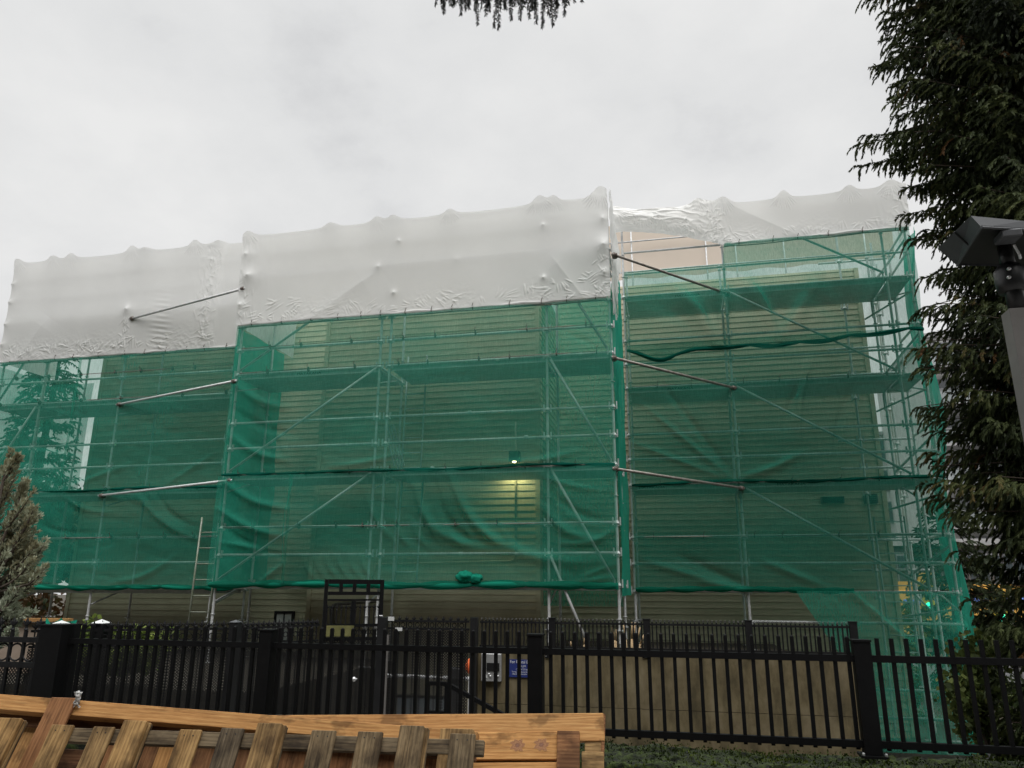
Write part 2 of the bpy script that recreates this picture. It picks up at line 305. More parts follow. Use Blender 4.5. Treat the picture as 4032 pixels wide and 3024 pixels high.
# ------------------------------------------------------------------ ground and terraces
g = MB(); n = 0
struct('ground', MB().box((-220, -60, -1.4), (260, 420, -1.1)), 'soil')
struct('terrace', MB().box((-14, -14, -1.09), (9, 6.05, 0.0)), 'pave')
struct('garden_bed', MB().box((-2.55, 9.82, -1.08), (1.72, 16.7, .56)).box((-24, 9.4, -1.07), (-5.4, 15.3, .30)), 'soil')
struct('pavement', MB().box((2.2, 7.4, -1.095), (16, 13.2, -1.03)), 'pave')
struct('road', MB().box((-60, 26, -1.096), (160, 36, -1.08)), 'asphalt')
struct('entry_path', MB().box((-5.3, 7.0, -1.094), (-2.7, 14.1, -1.05)), 'pave')
# mossy ledge that carries the front fence
nu, nv = 420, 40; u = np.linspace(-13, 8.5, nu); sv = np.linspace(0, 1, nv); U, S = np.meshgrid(u, sv, indexing='ij')
yy = np.where(S < .35, 5.72+S*.15, np.where(S < .8, 5.77+(S-.35)/.45*.95, 6.72+(S-.8)*.3)); zz = np.where(S < .35, S/.35*.44, np.where(S < .8, .44-.07*((S-.35)/.45)**2, .37-(S-.8)/.2*1.5))
rn = vnoise(U*4, S*10+3, 3)*.07+vnoise(U*15, S*30, 5)*.035+vnoise(U*40, S*70, 8)*.03
zz = zz+rn*np.clip(S*4, 0, 1); yy = yy-rn*1.2
moss = raw('mossy_ledge', np.stack([U, yy, zz], -1).reshape(-1, 3), grid_faces(nu, nv), 'moss', smooth=True)
MT['moss_leaf'] = leafmat('moss_fronds', [(.008, .014, .003), (.03, .05, .008), (.085, .11, .014)], .1)
nm_ = 34000; ii = RNG.integers(200, nu, nm_); jj = RNG.integers(6, 33, nm_); Pm = np.stack([U, yy, zz], -1)[ii, jj]+RNG.normal(0, .012, (nm_, 3)); pat = vnoise(Pm[:, 0]*5, Pm[:, 1]*9, 12)
Nm, Dm = Pm[pat > -.18], RNG.normal(0, .5, (int((pat > -.18).sum()), 3))+np.array([0, -.35, .8])
Am = np.cross(Dm, RNG.normal(size=Dm.shape)); Am /= np.linalg.norm(Am, axis=1, keepdims=True); Dm /= np.linalg.norm(Dm, axis=1, keepdims=True); lm = RNG.uniform(.010, .027, (len(Nm), 1))
raw('moss_tuft', np.stack([Nm, Nm+Dm*lm*.5+Am*lm*.3, Nm+Dm*lm, Nm+Dm*lm*.5-Am*lm*.3], 1).reshape(-1, 3), np.arange(len(Nm)*4).reshape(-1, 4), 'moss_leaf', moss, tone=np.repeat(np.clip(.45+pat[pat > -.18]*1.1+RNG.normal(0, .12, len(Nm)), 0, 1), 4))
tag(moss, 'low ledge overgrown with dark green moss under the front black fence', 'ledge')
# concrete retaining wall, with a cap line and formwork seam
w = thing('retaining_wall', 'stained brown concrete retaining wall behind the front black fence', 'wall', (-.3, 9.5, -1.1))
MB().box((-2.6, 9.5, -1.1), (1.88, 9.8, .26)).box((-2.6, 9.503, .266), (1.88, 9.8, .875)).build('wall_face', 'concrete', w)
MB().box((1.73, 9.803, -1.1), (1.88, 16.0, .5)).build('return_wall', 'concrete', w)
# intercom and sign on the wall
p = PY(1938, 2627, 9.5); c = thing('intercom', 'grey metal intercom panel with a dark screen on the concrete wall', 'intercom', tuple(p))
X, Z = Vector((1, 0, 0)), Vector((0, 0, 1))
a = PY(1899, 2680, 9.5); b_ = PY(1977, 2573, 9.5)
MB().box((a.x, 9.43, a.z), (b_.x, 9.5, b_.z)).build('housing', 'intercom', c, bev=.006)
a2 = PY(1916, 2641, 9.42); b2 = PY(1966, 2611, 9.42); MB().box((a2.x, 9.418, a2.z), (b2.x, 9.429, b2.z)).build('screen', 'screen', c)
k = MB()
for px, py in ((1926, 2655), (1931, 2663), (1961, 2663)):
    q = PY(px, py, 9.43); MB().lathe(q, [(.012, 0), (.012, .012), (.006, .016)], 10, Vector((0, -1, 0))).build('button', 'knob', c)
k = MB(); q = PY(1914, 2664, 9.43); MB().box(q+Vector((-.012, -.006, -.015)), q+Vector((.012, -.001, .015))).build('white_tag', 'white_paint', c)
a = PY(2005, 2665, 9.5); b_ = PY(2110, 2598, 9.5); s = thing('rental_sign', 'blue sign with white lettering screwed to the concrete wall', 'sign', (a.x, 9.5, a.z))
MB().box((a.x, 9.485, a.z), (b_.x+.05, 9.5, b_.z)).build('board', 'blue', s)
sw = b_.x+.05-a.x
for st, yy_, sz, dx in (('For Rental Enquiries', 2611, .050, .012), ('at 604', 2624, .026, .15), ('or', 2630, .020, .165), ('Cell 604 273 6088', 2638, .026, .085), ('To reach resident in this building', 2647, .023, .035), ('Dial # 1234 the suite number', 2655.5, .023, .045)):
    q = PY(2005, yy_, 9.483); text('lettering', st, 'letter', sz, (a.x+dx, 9.4835, q.z), s, sx=.9)
# ------------------------------------------------------------------ building
bld = thing('house', 'cream lap sided building behind the green nets', 'building', (-5, 15, -1.1))
def siding(mb, x0, x1, Y, z0, z1, h=.13, lip=.019, axis='x', nrm=-1):
    z = z0; k = 0
    while z < z1-.01:
        zt = min(z+h, z1); v = []
        prof = ((nrm*lip, z+.0), (nrm*.002, zt)) ; pr2 = (nrm*.002, z)
        def P(a, d, zz): return (a, Y+d, zz) if axis == 'x' else (Y+d, a, zz)
        mb.add([P(x0, prof[0][0], z), P(x1, prof[0][0], z), P(x1, prof[1][0], zt), P(x0, prof[1][0], zt), P(x0, pr2[0], z), P(x1, pr2[0], z)], [(0, 1, 2, 3), (4, 5, 1, 0)])
        z = zt; k += 1
mb = MB(); siding(mb, -7.3, -2.62, 14.3, -1.1, 7.95); mb.box((-7.29, 14.32, -1.1), (-2.63, 14.5, 7.94)); mb.build('middle_wall', 'siding', bld)
mb = MB(); siding(mb, -13.9, -7.3, 15.4, -1.1, 7.9); mb.box((-13.89, 15.42, -1.1), (-7.31, 15.6, 7.89)); mb.build('left_wall', 'siding', bld)
mb = MB(); siding(mb, -2.62, 4.17, 16.8, -1.1, 8.58); mb.box((-2.61, 16.82, -1.1), (4.16, 17.0, 8.56)); mb.build('right_wall', 'siding', bld)
mb = MB(); siding(mb, 14.31, 16.78, -2.62, -1.1, 7.9, axis='y', nrm=1); mb.build('return_wall', 'siding', bld)
mb = MB(); siding(mb, 14.31, 15.38, -7.3, -1.1, 7.9, axis='y', nrm=-1); mb.build('return_wall', 'siding', bld)
mb = MB(); siding(mb, -13.9, 4.17, 22.5, -1.1, 7.9, nrm=1); mb.build('rear_wall', 'siding', bld)
mb = MB(); siding(mb, 16.83, 22.5, 4.17, -1.1, 8.58, axis='y', nrm=1); mb.build('end_wall', 'siding', bld)
mb = MB(); siding(mb, 15.43, 22.5, -13.9, -1.1, 7.9, axis='y', nrm=-1); mb.build('end_wall', 'siding', bld)
for x, Y, z1 in ((-7.3, 14.26, 7.95), (-2.66, 14.26, 7.95), (-13.9, 15.36, 7.9), (4.13, 16.76, 8.57), (-7.3, 15.36, 7.9)):
    MB().box((x-.03, Y, -1.08), (x+.06, Y+.05, z1)).build('corner_board', 'siding', bld)
MB().box((-13.88, 15.6, 7.6), (-2.64, 22.5, 7.85)).box((-2.6, 17.0, 8.1), (4.15, 22.5, 8.35)).build('roof', 'dark_clad', bld)
for (xa, ya, xb, yb) in ((3234, 1955, 3322, 1981), (3404, 1945, 3452, 1983)):
    a = PY(xa, yb, 16.75); b_ = PY(xb, ya, 16.75); v_ = MB().box((a.x, 16.70, a.z), (b_.x, 16.79, b_.z)).build('vent', 'dark_clad', bld)
    k = MB()
    for i in range(5): zz_ = a.z+(b_.z-a.z)*(i+.5)/5; k.beam((a.x+.02, 16.695, zz_), (b_.x-.02, 16.695, zz_), .02, .012)
    q = k.build('vent_louvre', 'black2', v_)
# lower window of the left wall
a = PY(1083, 2520, 15.36); b_ = PY(1152, 2416, 15.36)
wd = MB().box((a.x-.05, 15.32, a.z-.05), (b_.x+.05, 15.37, a.z)).box((a.x-.05, 15.32, b_.z), (b_.x+.05, 15.37, b_.z+.05)).box((a.x-.05, 15.32, a.z+.002), (a.x, 15.37, b_.z-.002)).box((b_.x, 15.32, a.z+.002), (b_.x+.05, 15.37, b_.z-.002)).box(((a.x+b_.x)/2-.012, 15.325, a.z+.002), ((a.x+b_.x)/2+.012, 15.36, b_.z-.002)).box((a.x+.002, 15.327, (a.z+b_.z)/2-.012), (b_.x-.002, 15.358, (a.z+b_.z)/2+.012)).build('window', 'black2', bld)
MB().box((a.x, 15.345, a.z), (b_.x, 15.35, b_.z)).build('pane', 'flat_wall', wd)
# wall conduit and down pipe
k = MB(); c0 = PY(2031, 1660, 14.24); c1 = PY(2030, 2170, 14.24); c2 = PY(2012, 2208, 14.24); c3 = PY(1480, 2222, 14.24); c4 = PY(1466, 2275, 14.24)
k.path([c0, c1, Vector((c1.x-.03, 14.24, c2.z+.03)), c2, c3, c4], .017, 8); k.build('conduit', 'siding', bld, smooth=True)
k = MB(); c0 = PY(1330, 2373, 14.2); k.path([PY(1310, 2395, 14.2), PY(1318, 2380, 14.2), PY(1500, 2366, 14.2)], .03, 8); k.path([PY(1306, 2385, 14.2), PY(1308, 2490, 14.2)], .05, 8); k.build('drain_pipe', 'pole', bld, smooth=True)
# wall flood lamp
q = PY(2025, 1806, 14.14); fl = thing('wall_lamp', 'lit black lamp box on the cream wall behind the net', 'lamp', tuple(q))
MB().box(q+Vector((-.10, -.05, -.05)), q+Vector((.10, .13, .15))).build('housing', 'black2', fl, bev=.01)
MB().lathe(q+Vector((.0, .0, -.052)), [(.04, 0), (.036, -.015), (.015, -.028)], 12).build('bulb', 'bulb', fl)
ld = bpy.data.lights.new('lamp_light', 'SPOT'); ld.energy = 30; ld.color = (1, .86, .42); ld.spot_size = R_(150); ld.spot_blend = 1; ld.shadow_soft_size = .06
lo = bpy.data.objects.new('lamp_light', ld); COL.objects.link(lo); lo.parent = fl; lo.location = (0, -.03, -.14); lo.rotation_euler = (R_(18), 0, 0)
# ------------------------------------------------------------------ scaffolds
TR = .0245
def coupler(k, p):
    p = Vector(p); k.lathe(p-Vector((0, 0, .03)), [(.03, 0), (.052, .006), (.052, .02), (.03, .06)], 8)
    for sx_ in (-1, 1): k.box(p+Vector((sx_*.062-.012, -.02, -.05)), p+Vector((sx_*.062+.012, .02, .085)))
def scaffold(name, label, xs, Yf, Yb, lv, top, base, skip=(), braces=(), jackz=.95, drop_deck=()):
    root = thing(name, label, 'scaffold', (xs[0], Yf, base(xs[0])), 'tube scaffolds around the building')
    for Y in (Yf, Yb):
        for x in xs:
            if Y == Yb and x in skip: continue
            zb = base(x); k = MB(); k.tube((x, Y, zb+.5 if jackz > zb+.55 else zb+.2), (x, Y, top if Y == Yf else lv[-1]+1.1), TR, 10)
            z = lv[0]
            while z < top-.2:
                k.lathe((x, Y, z-.55), [(.028, 0), (.045, .004), (.045, .011), (.028, .015)], 8); z += .5
            for zl in lv: coupler(k, (x, Y, zl))
            if Y == Yf:
                for zl in lv[:-1]: coupler(k, (x, Y, zl+.51)); coupler(k, (x, Y, zl+1.01))
            k.build('standard', 'tube', root, smooth=False)
            j = MB(); zc = min(max(jackz, zb+.35), zb+.9); j.tube((x, Y, zb+.006), (x, Y, zc), .017, 8); j.lathe((x, Y, zc), [(.03, 0), (.075, .004), (.075, .012), (.03, .03)], 10); j.box((x-.08, Y-.08, zb), (x+.08, Y+.08, zb+.008)); j.build('base_jack', 'alu', root)
    bays = [(xs[i], xs[i+1]) for i in range(len(xs)-1) if xs[i+1]-xs[i] > .3]
    for a, b in bays:
        for zl in lv:
            for Y in (Yf, Yb): MB().tube((a+.03, Y, zl), (b-.03, Y, zl), TR, 8).build('ledger', 'tube', root, True)
            if zl == lv[-1] and top-zl < .9: continue
        for zl in lv:
            if zl+.51 < top: MB().tube((a+.03, Yf, zl+.51), (b-.03, Yf, zl+.51), TR, 8).build('guard_rail', 'tube', root, True)
            if zl+1.01 < top: MB().tube((a+.03, Yf, zl+1.01), (b-.03, Yf, zl+1.01), TR, 8).build('guard_rail', 'tube', root, True)
        for zl in lv:
            if (round(a, 1), round(zl, 1)) in drop_deck: continue
            k = MB(); nP = 5; wP = (Yb-Yf-.10)/nP
            for i in range(nP):
                y0 = Yf+.05+i*wP; k.box((a+.04, y0, zl-.075), (b-.04, y0+wP-.012, zl-.012), random.random())
                for xx in (a+.05, b-.05): k.box((xx-.006, y0+.02, zl-.085), (xx+.006, y0+wP-.03, zl-.0755))
            k.build('deck', 'plank', root)
            MB().box((a+.03, Yf+.034, zl-.095), (b-.03, Yf+.046, zl-.006)).build('deck_edge', 'fascia', root)
    for x in xs:
        if x in skip: continue
        for zl in lv:
            k = MB().tube((x, Yf+.03, zl-.005), (x, Yb-.03, zl-.005), TR, 8)
            k.tube((x+.0, Yf+.03, zl-.32), (x, Yb-.25, zl-.03), .017, 6); k.build('transom', 'tube', root, True)
    for (x0, z0, x1, z1) in braces: MB().tube((x0, Yf-.055, z0), (x1, Yf-.055, z1), TR, 8).build('diagonal_brace', 'tube', root, True)
    return root
LC = [1.68, 3.68, 5.68, 7.68]; LR = [1.58, 3.60, 5.585, 7.585]; LL = [1.58, 3.58, 5.57, 7.57]
scC = scaffold('scaffold', 'middle scaffold standing forward in front of the cream wall', [-8.42, -5.42, -5.22, -2.19, -1.03], 12.8, 14.0, LC, 8.62, lambda x: .56 if x > -2.5 else .3, skip=(-5.22,),
    braces=[(-8.34, 1.75, -5.48, 3.62), (-8.34, 3.75, -5.48, 5.62), (-8.34, 5.75, -5.48, 7.62), (-2.12, 3.6, -1.1, 1.75), (-2.12, 5.6, -1.1, 3.75), (-2.12, 7.6, -1.1, 5.75), (-2.15, 2.15, -1.5, .62)], drop_deck=((-5.2, 7.7), (-8.4, 7.7)))
scR = scaffold('scaffold', 'right scaffold wing with the open stair bay at its outer end', [-.9, 1.17, 4.25, 4.69], 15.0, 16.2, LR, 9.45, lambda x: .56 if x < 2 else -1.03, jackz=1.0,
    braces=[(1.24, 9.5, 4.2, 7.66), (1.24, 7.5, 4.2, 5.66), (1.24, 5.5, 4.2, 3.68), (1.24, 3.5, 4.2, 1.66)], drop_deck=((1.2, 1.6), (4.2, 1.6), (-.9, 1.6)))
scL = scaffold('scaffold', 'left scaffold wing set back beside the conifers', [-15.08, -13.9, -11.85, -9.1], 13.7, 14.9, LL, 9.0, lambda x: .3,
    braces=[(-13.95, 7.5, -15.0, 5.66), (-13.95, 5.5, -15.0, 3.66), (-13.95, 3.5, -15.0, 1.66)])
# lower rails of the right wing, below its first lift, and end returns at the outer corner
for z in (1.05, -.05, -.5): MB().tube((1.2 if z > 1 else 1.95, 15, z), (4.66, 15, z), TR, 8).build('guard_rail', 'tube', scR, True)
for zl in LR:
    for dz in (.51, 1.01): MB().tube((4.69, 15.02, zl+dz), (4.69, 16.2, zl+dz), TR, 8).build('end_rail', 'tube', scR, True)
    MB().tube((4.27, 16.2, zl+.3), (4.69, 15.05, zl+.8), TR, 8).build('end_rail', 'tube', scR, True)
    k = MB().tube((4.05, 16.15, zl-.45), (4.72, 15.1, zl-.28), .02, 8); k.tube((4.2, 16.1, zl-.45), (4.2, 16.1, zl-.1), .02, 6); k.tube((4.72, 15.1, zl-.3), (4.72, 15.1, zl-.05), .02, 6); k.build('hop_up_bracket', 'tube', scR)
for x, Y in ((3.72, 16.35), (4.55, 16.9), (4.69, 17.6)):
    k = MB().tube((x, Y, -1.0), (x, Y, 9.2), TR, 8)
    for zl in LR: coupler(k, (x, Y, zl+.42)); coupler(k, (x, Y, zl-.1)); coupler(k, (x, Y, zl+1.0))
    k.build('standard', 'tube', scR)
for zl in LR:
    for dz in (.42, 1.0): MB().tube((3.3, 16.4, zl+dz), (4.7, 16.4, zl+dz), TR, 8).build('inner_rail', 'tube', scR, True)
k = MB()
for i in range(6):
    for Yq in (14.1,): pass
# name stencilled on the steel planks
for par, Yq, x, z in ((scC, 12.831, -7.15, 5.615), (scR, 15.031, .15, 7.515), (scR, 15.031, -.1, 5.515), (scR, 15.031, -.75, 3.53), (scR, 15.031, 1.85, 3.53)):
    text('plank_lettering', 'MATAKANA', 'ink', .062, (x, Yq, z), par, sx=1.5)
# white marker tapes on rails
for px, py, Y in ((1850, 1623, 12.8), (2072, 1720, 12.8), (1703, 1843, 12.8), (1815, 2180, 12.8), (2035, 2180, 12.8), (1960, 1417, 12.8), (2285, 1395, 12.8)):
    q = PY(px, py, Y); q.y -= .0; MB().tube(q-Vector((.03, 0, 0)), q+Vector((.03, 0, 0)), .031, 10).build('marker_tape', 'white_paint', scC)
# tie tubes from the middle scaffold to the wings
CL = Vector((-8.42, 12.74, 0)); CR = Vector((-1.03, 12.74, 0))
for (xa, ya, xb, yb, side, lab) in (
    (957, 1137, 521, 1254, 'L', 'topmost grey tie tube from the middle scaffold over the left white wrap'), (922, 1501, 470, 1592, 'L', 'central tie tube clamped across to the left wing just under its white wrap'), (905, 1892, 400, 1951, 'L', 'lowest grey tie tube poking through a hole in the left net'),
    (2420, 1004, 2863, 1156, 'R', 'topmost dark tie tube sloping down to the right wing from the white wrap'), (2417, 1409, 2889, 1527, 'R', 'central rusty tie tube sloping down across the right net'), (2423, 1846, 2920, 1922, 'R', 'lowest rusty tie tube sloping down to a red clamp on the right wing')):
    Yw = 13.54 if side == 'L' else 14.84; a = PY(xa, ya, 12.66); b_ = PY(xb, yb, Yw); t = thing('tie_tube', lab, 'tube', tuple(a), 'tie tubes between the scaffolds')
    d = (b_-a).normalized(); MB().tube(a-d*.06, b_+d*.09, .026, 10).build('tube', 'tube_dull' if side == 'R' else 'tube', t, True)
    for e in (a, b_):
        k = MB().lathe(e+Vector((0, .05, -.045)), [(.034, 0), (.05, .01), (.05, .08), (.034, .09)], 8); k.lathe(e-d*.04, [(.032, 0), (.046, .01), (.046, .07), (.032, .08)], 8, d); k.box(e+Vector((-.05, -.03, -.02)), e+Vector((.05, .05, .02)), .5); k.build('coupler', 'clamp', t)
# ladders
def ladder(label, x, Y, z0, z1, w, m='tube', tilt=.06, ty=.0):
    t = thing('ladder', label, 'ladder', (x, Y, z0), 'scaffold ladders'); h = z1-z0
    for s_ in (0, w): MB().tube((x+s_, Y, z0), (x+s_+tilt*h, Y+ty*h, z1), .019, 8).build('rail', m, t, True)
    z = z0+.2
    while z < z1-.1:
        f = (z-z0); MB().tube((x+tilt*f, Y+ty*f, z), (x+w+tilt*f, Y+ty*f, z), .013, 6).build('rung', m, t, True); z += .3
a = PY(738, 2470, 13.35); ladder('greenish steel ladder standing outside the net at the left of the middle scaffold', a.x, 13.35, .35, 2.95, .42, 'rung', .02)
ladder('tall upper ladder behind the middle net above the seam', PY(1580, 1850, 13.9).x, 13.9, 3.7, 6.2, .40, 'tube', .02, .0)
ladder('lower ladder behind the middle net below the seam', PY(1555, 2280, 13.5).x, 13.5, 1.7, 3.75, .42, 'tube', .03, .0)
ladder('ladder tied up inside the outer end of the right wing', PY(3502, 2500, 16.0).x, 16.0, .3, 3.0, .55, 'tube', -.01)
lp = thing('leaning_plank', 'perforated metal plank leaning behind the middle net beside the ladder', 'plank', tuple(PY(1560, 1835, 13.6)))
a = PY(1565, 1835, 13.6); b_ = PY(1525, 1675, 13.85); k = MB()
for i in range(4): k.beam(a+Vector((i*.065-.06, 0, 0)), b_+Vector((i*.065-.06, 0, 0)), .02, .03)
for i in range(14): q = a.lerp(b_, (i+.5)/14); k.beam(q+Vector((-.06, 0, 0)), q+Vector((.13, 0, .05)), .012, .012)
k.build('plank_body', 'plank', lp)
# ------------------------------------------------------------------ sheets
def sheet(name, lab, cat, a, b, ztop, zbot, base, m, disp, res=.035, axis='x', group=None, parent=None, tone=None, ymax=None):
    nu = int((b-a)/res)+2; zt_, zb_ = (ztop, zbot); us = np.linspace(a, b, nu)
    T = np.array([ztop(x) if callable(ztop) else ztop for x in us]); B = np.array([zbot(x) if callable(zbot) else zbot for x in us])
    nv = int(np.max(T-B)/res)+2; v = np.linspace(0, 1, nv); U = np.repeat(us[:, None], nv, 1); Zz = B[:, None]+(T-B)[:, None]*v[None, :]; V = np.repeat(v[None, :], nu, 0)
    d = disp(U, Zz, V); dz = 0; du = 0
    if isinstance(d, tuple): d, du, dz = d
    bs = np.array([base(x) if callable(base) else base for x in us])[:, None]
    yv = bs+d if ymax is None else ymax-.012*np.log1p(np.exp(np.clip((ymax-bs-d)/.012, -30, 30)))
    pts = np.stack([U+du, yv, Zz+dz], -1) if axis == 'x' else np.stack([bs+d, U+du, Zz+dz], -1)
    o = raw(name, pts.reshape(-1, 3), grid_faces(nu, nv), m, parent, smooth=True)
    if lab: tag(o, lab, cat, group)
    return o
def fold(x, z, x0, z0, x1, z1, w, a, curve=0.):
    """soft crease from (x0, z0) to (x1, z1), fading towards its end"""
    dx, dz = x1-x0, z1-z0; l2 = dx*dx+dz*dz; t = ((x-x0)*dx+(z-z0)*dz)/l2; tc = np.clip(t, 0, 1); l = math.sqrt(l2)
    dist = ((x-x0)*dz-(z-z0)*dx)/l-curve*np.sin(np.pi*tc); e = np.where(t < 0, -t*l, np.where(t > 1, (t-1)*l, 0))
    return a*np.exp(-(dist/w)**2-(e/(w*2))**2)*(.25+.75*np.sin(np.pi*np.clip(tc*.9+.08, 0, 1)))
def crinkle(x, z, s, seed, amp, an=(1, 1)):
    return amp*(np.clip(ridge(x*s*an[0]+z*s*.3, z*s*an[1], seed), 0, 1)*.7+vnoise(x*s*2.3, z*s*2.3*an[1], seed+1)*.6)
def wrinkles(seed, amp=.012):
    return lambda x, z, v: crinkle(x+.35*z, z*1.6, 2.2, seed, amp)+vnoise(x*.9, z*.7, seed+5)*.08+vnoise(x*7+z*3, z*9, seed+7)*.006
def hem(name, pts, rad, ties, m, parent, seed=0, sagw=.5):
    """rolled, tied edge: a lumpy tube pinched at the ties"""
    n = 12; V = []; rs = np.random.default_rng(seed); ph = rs.random(n)*6
    for i, (p, tpos) in enumerate(pts):
        p = Vector(p); r = rad*(.55+.45*abs(math.sin(math.pi*tpos))**.5)
        for j in range(n):
            a = 2*math.pi*j/n; rr = r*(1+.22*math.sin(3*a+ph[j % 4]+tpos*5)); V.append((p.x, p.y+rr*.8*math.cos(a), p.z+rr*.85*math.sin(a)+r*.2+.012*math.sin(p.x*1.7)))
    m_ = len(pts); Fc = [(i*n+j, (i+1)*n+j, (i+1)*n+(j+1) % n, i*n+(j+1) % n) for i in range(m_-1) for j in range(n)]
    return raw(name, V, Fc, m, parent, smooth=True)
def hem_line(x0, x1, z, Y, step, seed, sag=0.):
    rs = np.random.default_rng(seed); ks = [x0]
    while ks[-1] < x1: ks.append(ks[-1]+step*(.7+.6*rs.random()))
    out = []
    for x in np.arange(x0, x1, .03):
        i = max(j for j in range(len(ks)) if ks[j] <= x+1e-6); t = (x-ks[i])/(ks[min(i+1, len(ks)-1)]-ks[i]+1e-6)
        zz = z(x) if callable(z) else z
        out.append(((x, Y, zz-sag*math.sin(math.pi*t)), i+t))
    return out
GN = 'green debris nets on the scaffolds'
# --- left wing nets
wl = wrinkles(21, .016)
def dL1(x, z, v):
    d = wl(x, z, v)
    for (a, b, c, e, w_, am) in ((-10.9, 3.4, -9.3, 2.5, .09, -.09), (-10.5, 3.45, -9.4, 2.75, .08, .07), (-12.8, 3.5, -11.5, 3.1, .07, -.06), (-11.2, 1.7, -9.9, 2.2, .08, -.07), (-13.5, 3.0, -11.8, 2.7, .05, .04)): d = d+fold(x, z, a, b, c, e, w_*.7, am*.55, .12)
    return d
sheet('debris_net', 'lower green net on the left wing, from the seam down to its rolled hem', 'net', -15.2, -8.55, 3.56, 1.62, 13.54, 'net_low', dL1, group=GN, ymax=13.60)
nL = [o for o in COL.objects if o.name == 'debris_net'][0]
hem('rolled_hem', hem_line(-15.2, -8.55, 1.60, 13.60, .8, 4, .015), .06, None, 'net_dense', nL, 3)
def dL2(x, z, v):
    d = wl(x, z+7, v)
    for (a, b, c, e, w_, am) in ((-12.6, 3.65, -11.2, 4.1, .08, -.06), (-10.2, 3.7, -9.2, 4.3, .08, -.06), (-13.8, 4.6, -12.2, 4.3, .05, .04)): d = d+fold(x, z, a, b, c, e, w_*.7, am*.5)
    return d
sheet('debris_net', 'upper green net on the left wing under the white wrap', 'net', -15.14, -8.55, 6.56, 3.57, 13.54, 'net', dL2, group=GN, ymax=13.60)
sheet('debris_net', 'green net closing the outer end of the left wing', 'net', 13.66, 15.1, 6.5, 1.6, -15.14, 'net', lambda y, z, v: vnoise(y*3, z*1.2, 4)*.08, axis='y', group=GN)
sheet('debris_net', 'green net hung behind the left wing in front of the conifers', 'net', -15.0, -13.75, 6.4, 1.7, 14.98, 'net', lambda x, z, v: vnoise(x*3, z*1.2, 6)*.07, group=GN)
# --- middle nets
wc = wrinkles(31, .011)
def dC1(x, z, v):
    d = wc(x, z, v)-.10*np.sin(np.pi*v)*np.clip(np.sin((x+8.4)*1.1), 0, 1)*.6
    F1 = [(-4.55, 3.35, -3.5, 2.3, .10, -.14, .25), (-3.9, 3.5, -2.4, 2.15, .10, -.16, .3), (-3.5, 2.35, -1.2, 2.05, .12, -.10, .1), (-5.5, 3.3, -4.9, 2.4, .07, -.07, .1), (-4.2, 3.4, -3.2, 2.3, .08, .10, .25),
          (-8.3, 3.5, -7.0, 3.0, .08, -.12, .1), (-8.35, 3.0, -7.0, 2.5, .08, -.13, .08), (-8.3, 2.7, -7.1, 2.2, .07, .10, .05), (-8.2, 2.4, -7.1, 2.25, .06, -.09, 0), (-6.9, 3.6, -6.95, 1.7, .035, -.10, .04), (-7.0, 2.0, -7.4, 1.7, .06, -.08, 0),
          (-2.1, 3.2, -1.2, 2.7, .08, .08, .1), (-2.2, 2.9, -1.3, 2.4, .10, -.12, .15), (-1.9, 2.35, -1.05, 2.55, .06, -.08, .1), (-2.3, 3.5, -1.2, 3.2, .05, -.05, .05), (-1.6, 1.8, -1.05, 2.0, .04, -.05, 0), (-1.7, 1.72, -1.05, 1.8, .04, -.06, 0)]
    for i in range(7): F1.append((-4.9+i*.32, 2.75-.02*i, -4.6+i*.32, 2.3, .055, -.06, .05))
    for i in range(6): F1.append((-6.6+i*.22, 2.1, -6.35+i*.22, 1.75, .05, -.05, .03))
    for f_ in F1: d = d+fold(x, z, *f_[:4], f_[4]*.8, f_[5]*.55, *f_[6:])
    return d
sheet('debris_net', 'lower green net on the middle scaffold with long sagging folds', 'net', -8.5, -1.0, 3.64, 1.66, 12.639, 'net_low', dC1, .028, group=GN, ymax=12.70); nC = [o for o in COL.objects if o.name.startswith('debris_net')][-1]
hem('rolled_hem', hem_line(-8.5, -1.0, 1.66, 12.70, .75, 9, .01), .075, None, 'net_dense', nC, 5)
def bund(name, c, s, parent, seed):
    n1, n2 = 26, 14; a, b = np.meshgrid(np.linspace(0, 2*np.pi, n1), np.linspace(0, np.pi, n2), indexing='ij'); x = np.cos(a)*np.sin(b); y = np.sin(a)*np.sin(b); z = np.cos(b); q = 1+vnoise(a*2+seed, b*3, seed)*.5+vnoise(a*7+seed, b*2, seed+3)*.35+vnoise(a*12+b*3, b*5, seed+5)*.15
    return raw(name, np.stack([c[0]+x*s[0]*q, c[1]+y*s[1]*q, c[2]+z*s[2]*q], -1).reshape(-1, 3), grid_faces(n1, n2), 'net_dense', parent, smooth=True)
q = PY(1830, 2285, 12.66); bund('bunched_net', (q.x, 12.66, q.z+.06), (.15, .07, .09), nC, 3); bund('bunched_net', (q.x+.2, 12.66, q.z+.03), (.10, .06, .07), nC, 8)
def dC2(x, z, v):
    d = wc(x, z+9, v)
    for f_ in ((-8.3, 5.4, -7.1, 4.9, .09, -.10, .1), (-8.3, 4.9, -7.0, 4.4, .08, .10, .08), (-8.3, 4.4, -7.1, 3.9, .08, -.12, .1), (-6.2, 3.75, -4.9, 3.95, .06, -.06, .05), (-3.2, 3.75, -1.6, 3.9, .06, -.07, .08), (-2.0, 6.2, -1.2, 5.7, .05, .04, 0), (-7.8, 5.2, -7.2, 4.0, .05, .06, .05)): d = d+fold(x, z, *f_[:4], f_[4]*.8, f_[5]*.55, *f_[6:])
    return d
sheet('debris_net', 'upper green net on the middle scaffold between white wrap and seam', 'net', -8.46, -1.0, 6.66, 3.66, 12.639, 'net', dC2, .032, group=GN, ymax=12.70)
